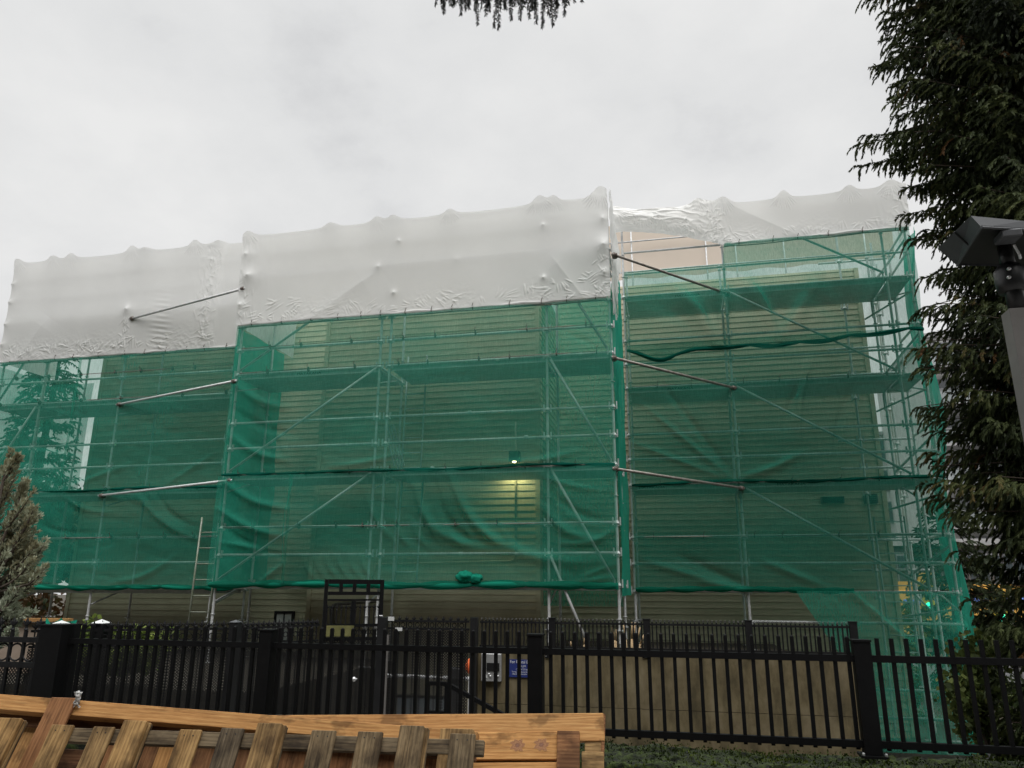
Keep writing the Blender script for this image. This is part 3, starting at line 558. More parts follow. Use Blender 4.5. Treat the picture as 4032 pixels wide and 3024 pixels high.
sheet('debris_net', 'green net on the left side return of the middle scaffold', 'net', 12.74, 14.6, 6.66, 1.62, -8.47, 'net_double', lambda y, z, v: vnoise(y*3, z*1.4, 14)*.10+crinkle(y, z, 3, 15, .015), axis='y', group=GN)
sheet('debris_net', 'narrow green net on the right side return of the middle scaffold', 'net', 12.74, 14.95, lambda y: 7.0-(y-12.74)*.12+(.9 if y > 14.2 else 0), 1.5, -.99, 'net_double', lambda y, z, v: vnoise(y*4, z*.9, 17)*.10+crinkle(y*2, z*.5, 3, 18, .02), axis='y', group=GN)
sheet('debris_net', 'dark green net hung in the recess beside the right edge of the middle cream wall', 'net', -2.58, -1.05, 7.4, 1.3, 14.45, 'net_double', lambda x, z, v: wc(x, z+4, v)+vnoise(x*2, z*.8, 33)*.15, .05, group=GN)
# --- right nets
wr = wrinkles(41, .010)
tp_ = [(PY(1530*.6329+1300+0, 0, 15)),]
def zh(x):                                 # sagging rolled hem of the top sheet
    return 6.33+.05*math.cos((x+.9)*1.15)-(.22*math.exp(-((x+.15)/.45)**2)) + .012*x
def dR1(x, z, v):
    d = wr(x, z, v)*1.0-.22*np.sin(np.pi*np.clip(1-v, 0, 1))**2*np.clip((x+1)/2, 0, 1)*.7
    for (tx, tz, rays) in ((.93, 6.4, ((-1.3, 1.0), (-.8, 1.25), (-.3, 1.3), (.2, 1.2))), (2.1, 6.45, ((-.9, 1.2), (-.55, 1.2), (.35, 1.2), (.8, 1.1), (-.2, 1.0))), (3.6, 6.55, ((-.6, 1.1), (.3, 1.0), (-1.1, .8)))):
        for i, (rx, rz) in enumerate(rays): d = d+fold(x, z, tx+rx*.05, tz, tx+rx, tz+rz, .14, (-.14 if i % 2 else .05), .05)
    return d
def zt_R(x): return 8.09 if x < 1.16 else min(8.55, 8.09+(x-1.16)*14)
sheet('debris_net', 'topmost green net on the right wing, gathered into a rolled hem', 'net', -.88, 4.72, zt_R, zh, 14.84, 'net_right', dR1, .03, group=GN, ymax=14.90); nR = [o for o in COL.objects if o.name.startswith('debris_net')][-1]
hem('rolled_hem', hem_line(-.88, 4.75, zh, 14.86, 1.15, 12, .05), .05, None, 'net_roll', nR, 6)
def dR2(x, z, v):
    d = wr(x, z+5, v)
    for f_ in ((-.6, 5.2, .9, 3.75, .05, -.05, 0), (-.2, 5.6, 1.0, 3.8, .05, .05, 0), (-.8, 4.4, .8, 3.7, .05, -.05, 0), (1.3, 3.7, 2.3, 4.1, .06, -.07, .05), (2.7, 6.0, 2.3, 4.4, .06, -.07, .1), (3.4, 5.4, 2.9, 4.0, .05, .06, .1), (2.5, 5.6, 2.0, 4.5, .05, .05, .05)): d = d+fold(x, z, *f_)
    return d
sheet('debris_net', 'second green net of the right wing above its seam', 'net', -.88, 4.72, 6.45, 3.6, 14.84, 'net_right', dR2, .034, group=GN, ymax=14.90)
def dR3(x, z, v):
    d = wr(x, z+11, v)
    for f_ in ((-.6, 2.1, .9, 1.65, .06, -.06, 0), (0, 2.2, 1.2, 1.66, .06, .06, 0), (1.5, 2.1, 2.5, 1.66, .06, -.06, 0), (.2, 1.75, 1.1, 1.62, .05, -.06, 0)): d = d+fold(x, z, *f_)
    return d
sheet('debris_net', 'third green net of the right wing with a rolled hem over the low fence', 'net', -.88, 4.72, 3.58, 1.62, 14.84, 'net_right', dR3, .036, group=GN, ymax=14.90); nR3 = [o for o in COL.objects if o.name.startswith('debris_net')][-1]
hem('rolled_hem', hem_line(-.88, 3.0, 1.61, 14.93, .55, 15, .01), .06, None, 'net_dense', nR3, 7)
e0_, e1_ = PY(3135, 2330, 14.86), PY(3305, 2575, 14.86)
def zb_corner(x): return float(np.interp(x, [e0_.x, e1_.x, e1_.x+.06, 9], [1.57, e1_.z, -1.02, -1.02]))
sheet('debris_net', 'lowest green net at the right corner reaching down to the ground', 'net', e0_.x+.01, 4.74, 1.60, zb_corner, 14.84, 'net_double', lambda x, z, v: wr(x, z+3, v)+fold(x, z, 2.95, 1.55, 3.9, .6, .05, -.05)+.06*np.sin(z*5+x*3)*np.clip((x-3.9), 0, 1)+crinkle(x, z, 4, 9, .02), .03, group=GN, ymax=14.90)
sheet('debris_net', 'green net closing the outer end of the right wing', 'net', 14.94, 15.75, 8.6, -1.02, lambda y: 4.76, 'net_double', lambda y, z, v: .05+vnoise(y*5, z*.8, 27)*.10+.10*np.sin(z*1.55+.3)*np.clip(1-np.abs(y-15.2), 0, 1)+crinkle(y*3, z*.35, 2.4, 28, .03), .04, axis='y', group=GN)
for par_, Y_, x0_, x1_, z_, sd_ in ((nL, 13.57, -15.2, -8.6, 3.585, 31), (nC, 12.67, -8.46, -1.0, 3.665, 32), (nR3, 14.87, -.88, 4.74, 3.60, 33)):
    hem('seam_roll', hem_line(x0_, x1_, lambda x: z_+.012*math.sin(x*2.1), Y_, .6, sd_, .01), .036, None, 'net_roll', par_, sd_)
rs_o = np.random.default_rng(61)
for par_, Y_, xl, z0_, z1_ in ((nC, 12.63, (-7.02,), 1.68, 3.64), (nL, 13.53, (-12.9,), 3.6, 6.54)):
    for x_ in xl:
        w_ = rs_o.uniform(.05, .08); sheet('overlap_strip', None, None, x_, x_+w_, z1_, z0_, Y_, 'net', lambda x, z, v: crinkle(x*3, z*.6, 3, 63, .012)+vnoise(x*6, z*1.5, 64)*.03, .03, parent=par_)
for par_, Y_, x0_, x1_, zs_ in ((nL, 13.56, -15.0, -8.8, (3.585, 6.17, 5.57, 2.6)), (nC, 12.66, -8.3, -1.1, (3.665, 5.68, 6.19, 2.69)), (nR3, 14.86, -.8, 4.6, (3.6, 5.585, 2.59))):
    for z_ in zs_:
        k = MB(); x_ = x0_+rs_o.uniform(.1, .6); k.path([(xx, Y_+.0, z_-.01) for xx in np.arange(x0_, x1_, .5)], .007, 5)
        while x_ < x1_: k.lathe((x_-.006, Y_+.04, z_), [(.05, 0), (.052, .004), (.052, .009), (.05, .012)], 7, Vector((1, 0, 0))); k.tube((x_, Y_-.02, z_+.03), (x_+.02, Y_-.05, z_+.085), .005, 4); x_ += rs_o.uniform(.5, 1.1)
        k.build('lacing', 'clamp', par_)
# --- white wraps
GW = 'white shrink wrap sheets'
def tents(x, z, tl, top):
    """cones where tube ends push the film up or out"""
    d = np.zeros_like(x); dz = np.zeros_like(x)
    for (tx, h, w_, pl) in tl:
        ztip = top(tx)+h*.75; th = np.arctan2(x-tx, ztip-z+.02); rr = np.hypot(x-tx, (z-ztip)*.8)+1e-3
        dz += h*.72*np.exp(-np.abs((x-tx)/(w_*.52))**2.2)*np.exp(-np.clip(top(tx)-z, 0, 9)/(.10+h*.4))
        d += -.12*np.exp(-(rr/(.16+h*.6))**1.2); d += pl*.0*np.cos(th*19)*np.exp(-((rr-.15-h*.4)/.13)**2)
    return d, dz
def band(x, z, zb, seed, hgt=.42, amp=.035):
    pa = np.clip(vnoise(x*1.3, z*0+3, seed+9)*3+.55, .08, 1.1); e = np.exp(-(np.clip(z-zb, 0, 9)/(hgt*(.35+.5*pa)))**2.2)*pa
    a = np.clip(ridge(x*7+z*6, z*11-x*5, seed), -.2, 1)*.5+np.clip(ridge(x*16-z*9, z*19+x*7, seed+3), -.2, 1)*.3+np.clip(ridge(x*5-z*13, z*7+x*9, seed+5), -.2, 1)*.4
    return -e*a*amp*.16
def over(x, z, x0, z0, x1, z1, a, w_):
    """film drawn tight over a tube: a sharp crest that dies away slowly below it"""
    dx, dz = x1-x0, z1-z0; l = math.hypot(dx, dz); t = ((x-x0)*dx+(z-z0)*dz)/l/l; s_ = ((x-x0)*dz-(z-z0)*dx)/l*(1 if dx > 0 else -1)
    return -a*np.where(s_ > 0, np.exp(-s_/w_), np.exp(s_/(w_*.9)))*np.clip(t*8+1, 0, 1)*np.clip((1-t)*5, 0, 1)
def strokes(x, z, d, lst):
    """crisp little film folds: (x, z, angle, length, width, height)"""
    xs_ = x[:, 0]
    for (cx, cz, a, l, w_, h) in lst:
        i0, i1 = np.searchsorted(xs_, cx-l), np.searchsorted(xs_, cx+l)
        if i1-i0 < 2: continue
        X_ = x[i0:i1]-cx; Z_ = z[i0:i1]-cz; ca, sa = math.cos(a), math.sin(a); t = (X_*ca+Z_*sa)/(l*.5); n_ = (-X_*sa+Z_*ca)/w_
        d[i0:i1] -= h*np.exp(-n_**2)*np.clip(1-t*t, 0, 1)
    return d
def clusters(rs, xa, xb, zf, hgt, per, gap, amp=1.):
    out = []; x = xa
    while x < xb:
        x += rs.uniform(.4, 1.6)*gap; k = rs.integers(3, per); a0 = rs.uniform(0, math.pi); zc = zf(x)+rs.uniform(.05, hgt); s0 = rs.uniform(.6, 1.3)
        fan = rs.uniform(-.25, .25); nx = rs.normal(0, 1, 2)
        for j in range(k):
            a = a0+fan*(j-k/2)+rs.normal(0, .1); off = (j-k/2)*.036*s0; cx = x-math.sin(a0)*off+rs.normal(0, .02); cz = max(zf(cx)+.03, zc+math.cos(a0)*off+rs.normal(0, .015)); out.append((cx, cz, a, rs.uniform(.10, .26)*s0, rs.uniform(.008, .014), amp*rs.uniform(.005, .011)))
    return out
def pleats(rs, tl, top):
    out = []
    for (tx, h, w_, pl_) in tl:
        if pl_ < .5: continue
        n_ = int(7+4*pl_)
        for j in range(n_):
            a = -math.pi/2+(j-(n_-1)/2)*.15+rs.normal(0, .02); r0, l = .06+h*.3, (.16+h*.7)*rs.uniform(.8, 1.1); out.append((tx+math.cos(a)*(r0+l/2), top(tx)+h*.68+math.sin(a)*(r0+l/2), a, l, .009, .011*pl_**.5))
    return out
def column(rs, cx, z0, z1, n_, w_, amp=1.):
    return [(cx+rs.normal(0, w_), rs.uniform(z0, z1), rs.normal(1.0, .5) if rs.random() < .6 else rs.normal(2.3, .4), rs.uniform(.08, .22), rs.uniform(.008, .013), amp*rs.uniform(.005, .011)) for _ in range(n_)]
CB = lambda x: 6.69; CT = lambda x: 8.62+(x+8.42)*.008
tC = [(-8.38, .12, .25, 1), (-6.55, .09, .30, .4), (-5.55, .10, .26, .5), (-5.2, .09, .22, .4), (-4.05, .10, .22, 1), (-2.27, .17, .26, 1.3), (-2.0, .12, .18, .8), (-1.12, .27, .32, 1.8)]
def dWC(x, z, v):
    d, dz = tents(x, z, tC, lambda t: CT(t)); d = d+band(x, z, 6.69, 51)+vnoise(x*.7+z*.3, z*.5, 52)*.012
    # film stretched over the diagonal tubes and the buried rail ends
    d = d+over(x, z, -7.25, 6.45, -5.45, 7.63, .030, .40)+over(x, z, -1.35, 6.5, -2.12, 7.65, .025, .2)
    for (cx, cz, a_, w_) in ((-5.1, 8.18, .04, .05), (-5.15, 7.1, .05, .05), (-5.5, 7.68, .04, .06), (-2.22, 7.15, .05, .05), (-2.22, 8.2, .05, .05), (-8.3, 7.72, .12, .16), (-1.1, 7.68, .13, .16), (-1.1, 8.2, .06, .08), (-1.1, 7.15, .06, .08), (-8.4, 8.2, .08, .1), (-8.42, 7.1, .07, .09), (-3.9, 7.68, .02, .1)): d = d-a_*np.exp(-np.hypot(x-cx, z-cz)/w_)
    d = d+over(x, z, -5.3, 7.70, -2.1, 7.72, .004, .12)
    d = d-crinkle(x*2, z, 3, 57, .02)*np.exp(-np.clip(x+8.5, 0, 9)/.25)-crinkle(x*2, z, 4, 58, .03)*np.exp(-np.clip(-.95-x, 0, 9)/.18)*np.clip(7.6-z, 0, 1)
    rs = np.random.default_rng(501); zq = z+0*dz
    d = strokes(x, z, d, clusters(rs, -8.6, -1.1, CB, .26, 9, .30)+clusters(rs, -8.6, -7.2, CB, .40, 9, .2)+clusters(rs, -2.9, -1.1, CB, .42, 9, .25))
    d = strokes(x, z+dz, d, pleats(rs, tC, CT)); d = strokes(x, z, d, column(rs, -1.12, 6.8, 7.6, 26, .07)+column(rs, -8.36, 6.7, 7.7, 22, .06))
    return d, 0, dz
wC = sheet('shrink_wrap', 'widest white shrink wrap sheet, on top of the middle scaffold', 'wrap', -8.5, -1.0, lambda x: CT(x), CB, 12.66, 'wrap', dWC, .011, group=GW, ymax=12.70)
sheet('side_return', None, None, 12.62, 14.9, lambda y: 8.9-(y-12.62)*.25, lambda y: 6.4+min(1.6, max(0, y-13.2)*1.3), -1.0, 'wrap', lambda y, z, v: .03+crinkle(y*2, z, 3, 61, .05), .03, axis='y', parent=wC)
sheet('side_return', None, None, 12.72, 15.0, 8.6, 6.7, -8.5, 'wrap', lambda y, z, v: vnoise(y*2, z*2, 62)*.05, .05, axis='y', parent=wC)
def roof_sheet(x0, x1, y0, y1, z0, z1, parent, seed):
    nu, nv = int((x1-x0)/.1)+2, int((y1-y0)/.1)+2; u, v = np.meshgrid(np.linspace(x0, x1, nu), np.linspace(0, 1, nv), indexing='ij')
    return raw('roof_sheet', np.stack([u, y0+(y1-y0)*v, z0+(z1-z0)*v+vnoise(u*1.2, v*3, seed)*.08*v], -1).reshape(-1, 3), grid_faces(nu, nv), 'wrap', parent, smooth=True)
roof_sheet(-8.48, -1.02, 12.74, 13.6, 8.60, 8.66, wC, 71)
def wrap_hem(x0, x1, zf, Y, parent, seed, stp=.55):
    k = MB(); xs_ = np.arange(x0, x1+.01, .06); k.path([(x, Y+.02*math.sin(x*3), zf(x)+.008*math.sin(x*9)) for x in xs_], .034, 8); k.build('hem', 'wrap', parent, True)
    k = MB(); rs = np.random.default_rng(seed); x = x0+.3
    k.path([(x_, Y-.01, zf(x_)-.045-.02*abs(math.sin(x_*2.4))) for x_ in xs_], .011, 5)
    while x < x1-.1:
        k.lathe((x-.008, Y+.02*math.sin(x*3), zf(x)), [(.037, 0), (.041, .004), (.041, .012), (.037, .016)], 10, Vector((1, 0, 0))); k.tube((x, Y-.04, zf(x)+.02), (x+.02, Y-.05, zf(x)+.075), .006, 5); x += stp*(.7+.6*rs.random())
    k.build('lacing', 'clamp', parent)
wrap_hem(-8.45, -1.02, CB, 12.69, wC, 5)
LB_ = lambda x: 6.58; LT = lambda x: 9.02
tL = [(-15.05, .14, .30, 1), (-14.05, .12, .30, .6), (-13.55, .14, .25, .6), (-11.92, .18, .30, .6), (-11.55, .06, .3, .2), (-10.3, .16, .26, 1.2), (-9.7, .06, .3, .4)]
def dWL(x, z, v):
    d, dz = tents(x, z, tL, LT); d = d+band(x, z, 6.58, 81, .5, .045)+vnoise(x*.7+z*.3, z*.5, 82)*.014
    d = d+over(x, z, -14.65, 6.5, -13.95, 7.6, .028, .35)
    for (cx, cz, a_, w_) in ((-11.86, 7.62, .09, .09), (-15.08, 8.5, .05, .07), (-15.08, 8.05, .05, .07), (-15.08, 7.5, .05, .07), (-15.08, 7.0, .05, .07)): d = d-a_*np.exp(-np.hypot(x-cx, z-cz)/w_)
    d = d-crinkle(x*2, z*1.2, 3.5, 83, .018)*np.exp(-((x+9.85)/.22)**2)-crinkle(x*2, z*1.2, 3.5, 86, .015)*np.exp(-((x+11.85)/.12)**2)*np.clip(7.6-z, 0, 1)
    d = d+.006*np.cos(z*52+x*9)*np.exp(-((x+10.95+(z-7)*.05)/.2)**2)*np.clip(8.1-z, 0, 1)+over(x, z, -11.9, 7.6, -9.7, 7.62, .006, .15)
    d = d+.15*np.exp(-((x+9.3)/.25)**2)
    du = -.045*np.exp(-np.clip(x+15.2, 0, 9)/.08)*(np.exp(-((z-8.5)/.03)**2)+np.exp(-((z-8.05)/.03)**2)+np.exp(-((z-7.5)/.03)**2)+np.exp(-((z-7.0)/.03)**2))
    rs = np.random.default_rng(502)
    d = strokes(x, z, d, clusters(rs, -15.1, -9.0, LB_, .34, 10, .22)+clusters(rs, -15.0, -12.2, LB_, .5, 10, .3)+column(rs, -9.85, 6.7, 8.9, 80, .10, 1.2)+column(rs, -11.87, 6.7, 7.6, 30, .05, 1.3)+column(rs, -9.45, 8.3, 9.0, 14, .15))
    d = strokes(x, z+dz, d, pleats(rs, tL, LT))
    return d, du, dz
wL = sheet('shrink_wrap', 'left white shrink wrap sheet over the set back wing', 'wrap', -15.13, -8.9, LT, LB_, 13.56, 'wrap', dWL, .012, group=GW, ymax=13.60)
sheet('side_return', None, None, 13.62, 15.2, 9.0, 6.6, -15.13, 'wrap', lambda y, z, v: vnoise(y*2, z*2, 85)*.05, .06, axis='y', parent=wL)
roof_sheet(-15.1, -8.9, 13.64, 16.2, 9.0, 9.15, wL, 87); wrap_hem(-15.1, -9.0, LB_, 13.6, wL, 8)
# right wrap: heaped towards the middle scaffold, tight at the right
def RT(x): return np.interp(x, [-1.1, -.6, .0, .43, .9, 1.2, 1.5, 4.2, 4.8], [9.68, 9.55, 9.50, 9.49, 9.55, 9.46, 9.43, 9.46, 9.48])
def RB(x): return np.interp(x, [-1.1, -.85, .0, .5, 1.17, 4.8], [9.02, 9.03, 8.90, 8.75, 8.53, 8.57])
tR = [(.72, .10, .22, .8), (1.25, .16, .28, 1.2), (2.45, .20, .24, 1.2), (3.72, .14, .24, 1), (4.5, .16, .32, 1.4)]
def dWR(x, z, v):
    d, dz = tents(x, z, tR, lambda t: float(RT(t))); zb = RB(x); d = d+band(x, z, zb, 91, .38, .04)*np.clip((x-1.0)*3+.4, .15, 1)+vnoise(x*.7+z*.3, z*.5, 92)*.016
    lf = np.clip((1.2-x)/1.0, 0, 1); d = d-.16*lf*np.sin(np.pi*np.clip(v, 0, 1))-lf*crinkle(x*.9+z*.6, z*2.2, 4, 95, .045)-.02*crinkle(x*2.5, z, 4, 97, 1.)*np.exp(-((x-1.05)/.25)**2)*.9
    d = d+over(x, z, 1.35, 9.42, 2.85, 8.45, .038, .4)-.012*np.clip(1-np.abs(x-4.25)/.05, 0, 1)*np.clip(9.1-z, 0, 1)
    d = d-crinkle(x*2, z, 4, 98, .03)*np.exp(-np.clip(4.75-x, 0, 9)/.2)
    rs = np.random.default_rng(503); rb = lambda t: float(RB(t))
    d = strokes(x, z, d, clusters(rs, 1.2, 4.8, rb, .2, 9, .28)+clusters(rs, -.9, 1.2, rb, .4, 10, .14, 1.3)+column(rs, 1.02, 8.55, 9.3, 60, .13, 1.5)+column(rs, .5, 8.7, 9.2, 30, .2)+column(rs, 4.6, 8.65, 9.4, 24, .12))
    d = strokes(x, z+dz, d, pleats(rs, tR, lambda t: float(RT(t))))
    return d, 0, dz
wR = sheet('shrink_wrap', 'right white shrink wrap sheet, baggy beside the middle scaffold', 'wrap', -1.05, 4.78, lambda x: float(RT(x)), lambda x: float(RB(x)), 14.86, 'wrap', dWR, .011, group=GW, ymax=14.90)
sheet('side_return', None, None, 14.9, 15.75, 9.42, 8.6, 4.79, 'wrap', lambda y, z, v: vnoise(y*2, z*2, 99)*.05, .05, axis='y', parent=wR)
roof_sheet(-1.0, 4.78, 14.92, 15.25, 9.44, 9.47, wR, 101); wrap_hem(1.2, 4.76, lambda x: float(RB(x)), 14.87, wR, 9)
# beige sheeting on the far side of the roof
bs = thing('back_sheet', 'beige sheeting beyond the roof edge, seen under the right white wrap', 'sheet', (2, 21.5, 8.4))
sheet('beige_panel', None, None, -3.5, 6.4, lambda x: 12.62+.01*x, lambda x: 10.75+.03*math.sin(x*5), 21.5, 'beige', lambda x, z, v: vnoise(x*1.2, z*1.2, 103)*.06, .1, parent=bs)
for x in (-3.2, -1.0, 1.2, 2.05, 3.4, 5.6): MB().tube((x, 21.35, 8.36), (x, 21.35, 12.55), TR, 8).build('standard', 'tube', bs, True)
for z in (10.9, 11.9): MB().tube((-3.4, 21.3, z), (6.3, 21.3, z), TR, 8).build('rail', 'tube', bs, True)
def PZ(px, py, z): d = ray(px, py); d = d*((z-EYE)/d.z); return Vector((d.x, d.y, z))
def PP(px, py, p0, nn): d = ray(px, py); e = Vector((0, 0, EYE)); return e+d*((Vector(p0)-e).dot(nn)/d.dot(nn))
XA, YA, ZA = Vector((1, 0, 0)), Vector((0, 1, 0)), Vector((0, 0, 1))
def fleur(k, p, s, X):
    """small cast spear tip with two side curls on a ball"""
    k.lathe(p, [(.10*s, 0), (.17*s, .08*s), (.10*s, .18*s), (.08*s, .3*s), (.14*s, .42*s), (.13*s, .62*s), (.05*s, .85*s), (.01*s, 1.0*s)], 7)
    for sg in (-1, 1): k.path([p+X*(sg*.06*s)+ZA*(.34*s), p+X*(sg*.22*s)+ZA*(.52*s), p+X*(sg*.27*s)+ZA*(.62*s), p+X*(sg*.22*s)+ZA*(.70*s)], [.04*s, .07*s, .07*s, .03*s], 6)
# ------------------------------------------------------------------ front fence
YF = 6.3; ff = thing('black_metal_fence', 'near black metal fence of flat topped pickets on the mossy ledge', 'fence', (-5.7, YF, .45))
def post(parent, x, y, w_, z0, z1, m='black', cap=True, plate=True, d_=None):
    k = MB().box((x-w_/2, y-w_/2, z0), (x+w_/2, y+w_/2, z1))
    if cap: k.box((x-w_/2-.006, y-w_/2-.006, z1+.001), (x+w_/2+.006, y+w_/2+.006, z1+.016))
    if plate: k.box((x-w_/2-.03, y-w_/2-.03, z0-.02), (x+w_/2+.03, y+w_/2+.03, z0-.004))
    o = k.build('post', m, parent)
    if plate:
        b = MB()
        for sx_ in (-1, 1): b.lathe((x+sx_*(w_/2+.016), y-w_/2-.012, z0-.003), [(.011, 0), (.011, .012), (.007, .02)], 8)
        b.build('bolt', 'knob', o)
    return o
PX = [-5.72, -3.573, -1.188, 1.264, 3.70, 6.1]
for x in PX: post(ff, x, YF, .235 if x == PX[0] else .118, .475, 1.236 if x != PX[0] else 1.25)
PREF = [(361.7, 654.6, 8, 2507), (1554, 2044, 11, 2600), (2215.7, 2506, 6, 2580), (3454.6, 3986, 9, 2548), None]
for i in range(len(PX)-1):
    a = PX[i]+(.1175 if i == 0 else .059); b_ = PX[i+1]-.059
    for z, h in ((1.118, .048), (.538, .048)): MB().box((a, YF-.022, z-h/2), (b_, YF+.022, z+h/2)).build('rail', 'black', ff)
    k = MB(); ref = PREF[i]; xs_ = []
    if ref: x0_ = PY(ref[0], ref[3], YF).x; dx_ = (PY(ref[1], ref[3], YF).x-x0_)/ref[2]
    else: x0_, dx_ = a+.04, .0978
    xs_ = [x0_+dx_*j for j in range(-40, 60) if a+.012 < x0_+dx_*j < b_-.012]
    for x in xs_:
        k.box((x-.0135, YF-.0135, .5), (x+.0135, YF+.0135, 1.262)); 
        if i < 3: k.lathe((x, YF, 1.262), [(.0135, 0), (.0115, .007), (.006, .011)], 8)
    k.build('picket_panel', 'black', ff)
# ornate near panel left of the big post
z2 = PY(100, 2618, YF).z; k = MB(); xa = -8.0
for z in (1.118, z2): MB().box((xa, YF-.022, z-.024), (-5.838, YF+.022, z+.024)).build('rail', 'black2', ff)
x = -5.95; j = 0
while x > xa:
    MB_ = k.box((x-.013, YF-.013, .5), (x+.013, YF+.013, 1.20)); 
    if j % 1 == 0: fleur(k, Vector((x, YF-.005, 1.20)), .13, XA)
    k.ring((x-.075, YF, (1.118+z2)/2), (1.118-z2)/2-.035, .009, XA, ZA, 20, 6); x -= .15; j += 1
k.build('ornate_panel', 'black2', ff)
def mesh_panel(name, p, q, z0, z1, parent, off=Vector((0, 0, 0))):
    p = Vector(p)+off; q = Vector(q)+off; l = (q-p).length; k = MB()
    k.add([(p.x, p.y, z0), (q.x, q.y, z0), (q.x, q.y, z1), (p.x, p.y, z1)], [(0, 1, 2, 3)], [(0, z0, 0), (l, z0, 0), (l, z1, 0), (0, z1, 0)]); return k.build(name, 'mesh', parent)
mesh_panel('mesh_sheet', (xa, YF+.03, 0), (-5.84, YF+.03, 0), .5, z2-.03, ff)
# ------------------------------------------------------------------ ornate fence going back to the gate
def ornate(root, A, B, n, ztip, zr, zr2, zbot, fs, rings=True, m='black2', mesh=True):
    d = (B-A); l = d.length; X = d.normalized(); nn = X.cross(ZA)
    for z in (zr, zr2, zbot+.05): MB().beam(A+ZA*z, B+ZA*z, .03, .028).build('rail', m, root)
    k = MB()
    for i in range(n):
        p = A+X*(l*(i+.5)/n); k.frame(p+ZA*((zbot+ztip-fs)/2), X, nn, ZA, .014, .014, ztip-fs-zbot); fleur(k, p+ZA*(ztip-fs), fs, X)
        if rings and i < n-1: k.ring(p+X*(l*.5/n)+ZA*((zr+zr2)/2), min((zr-zr2)/2-.02, l/n*.5-.008), .006, X, ZA, 16, 5)
    k.build('ornate_panel', m, root)
    if mesh: mesh_panel('mesh_sheet', A, B, zbot, zr2-.02, root, nn*.02)
of = thing('ornate_fence', 'ornate black iron fence with spear finials and mesh running back to the gate', 'fence', tuple(PY(300, 2600, 8.0).xy)+(-1.09,))
A = PY(300, 2440, 8.0); B = PY(925, 2440, 9.0); C_ = PY(1258, 2440, 10.2)
def flat(v): return Vector((v.x, v.y, 0))
za = PY(620, 2440, 8.5).z; zt1 = za; zr_ = za-.115; zr2_ = za-.29
ornate(of, flat(A)-(flat(B)-flat(A))*.25, flat(B), 26, zt1, zr_, zr2_, -1.05, .13)
ornate(of, flat(B), flat(C_), 17, PY(1100, 2437, 9.6).z, zr_, zr2_-.03, -1.05, .13)
q = PY(398, 2460, 8.2); MB().box((q.x-.075, q.y-.075, -1.08), (q.x+.075, q.y+.075, q.z)).box((q.x-.085, q.y-.085, q.z+.001), (q.x+.085, q.y+.085, q.z+.018)).build('post', 'black2', of)
def pyramid(q, w_, h, m, parent): MB().add([(q.x-w_, q.y-w_, q.z), (q.x+w_, q.y-w_, q.z), (q.x+w_, q.y+w_, q.z), (q.x-w_, q.y+w_, q.z), (q.x, q.y, q.z+h)], [(0, 1, 4), (1, 2, 4), (2, 3, 4), (3, 0, 4), (3, 2, 1, 0)]).build('post_cap', m, parent)
pyramid(q+ZA*.02, .08, .045, 'white_paint', of)
q = PY(929, 2450, 9.0); MB().box((q.x-.055, q.y-.055, -1.08), (q.x+.055, q.y+.055, q.z)).build('post', 'lamp_dark', of); pyramid(q+ZA*.001, .062, .03, 'lamp_grey', of)
q = PY(240, 2462, 7.2); pw = thing('capped_post', 'black post with a white pyramid cap behind the big black fence post', 'post', (q.x, q.y, -1.08))
MB().box((q.x-.08, q.y-.08, -1.08), (q.x+.08, q.y+.08, q.z)).build('shaft', 'black2', pw); pyramid(q+ZA*.001, .095, .05, 'white_paint', pw)
# ------------------------------------------------------------------ tall gate frame
gt = thing('tall_gate', 'tall black gate frame with barred top standing above the ornate fences', 'gate', tuple(PY(1279, 2500, 9.6).xy)+(-1.09,))
gA = flat(PY(1279, 2400, 9.6)); gB = flat(PY(1500, 2400, 10.0)); gX = (gB-gA).normalized(); gl = (gB-gA).length; gN = gX.cross(ZA); zt_ = PY(1279, 2290, 9.6).z
def gbar(u0, z0, u1, z1, w_=.05, name='bar', m='black'): return MB().beam(gA+gX*u0+ZA*z0, gA+gX*u1+ZA*z1, .045, w_, gN if u0 == u1 else (0, 0, 1)).build(name, m, gt)
for uu in (.0, gl): gbar(uu, -1.08, uu, zt_+.03, .06, 'stile')
gbar(.03, zt_, gl-.03, zt_, .06, 'rail'); z_2 = PY(1279, 2336, 9.6).z; gbar(.03, z_2, gl-.03, z_2, .045, 'rail'); gbar(.03, z_2-.085, gl-.03, z_2-.085, .022, 'rail')
for q_ in (.26, .5, .75): gbar(gl*q_, z_2+.023, gl*q_, zt_-.03, .05)
gbar(gl*.5, -1.08, gl*.5, z_2-.1, .05, 'stile'); zr3 = PY(1290, 2480, 9.6).z
for z in (zr3+.05, zr3-.12, -.95): gbar(.03, z, gl-.03, z, .04, 'rail')
k = MB(); nB = 12
for i in range(nB):
    p = gA+gX*(gl*(i+.5)/nB)
    if abs((i+.5)/nB-.5) > .03: k.frame(p+ZA*((zr3+.30-1.05)/2), gX, gN, ZA, .014, .014, zr3+.30+1.05); k.ring(p+ZA*(zr3-.035)+gX*.0, .03, .006, gX, ZA, 14, 5); fleur(k, p+ZA*(zr3+.24), .09, gX)
k.build('ornate_panel', 'black2', gt); mesh_panel('mesh_sheet', gA, gB, -1.0, zr3-.14, gt, gN*.03)
a = PY(1283, 2506, 9.5); b_ = PY(1394, 2463, 9.62); k = MB(); k.beam(Vector((a.x, a.y, (a.z+b_.z)/2)), Vector((b_.x, b_.y, (a.z+b_.z)/2)), .012, b_.z-a.z); k.build('mossy_plate', simple('mossy_plate', (.10, .10, .025), (.20, .19, .07), 9, .7), gt)
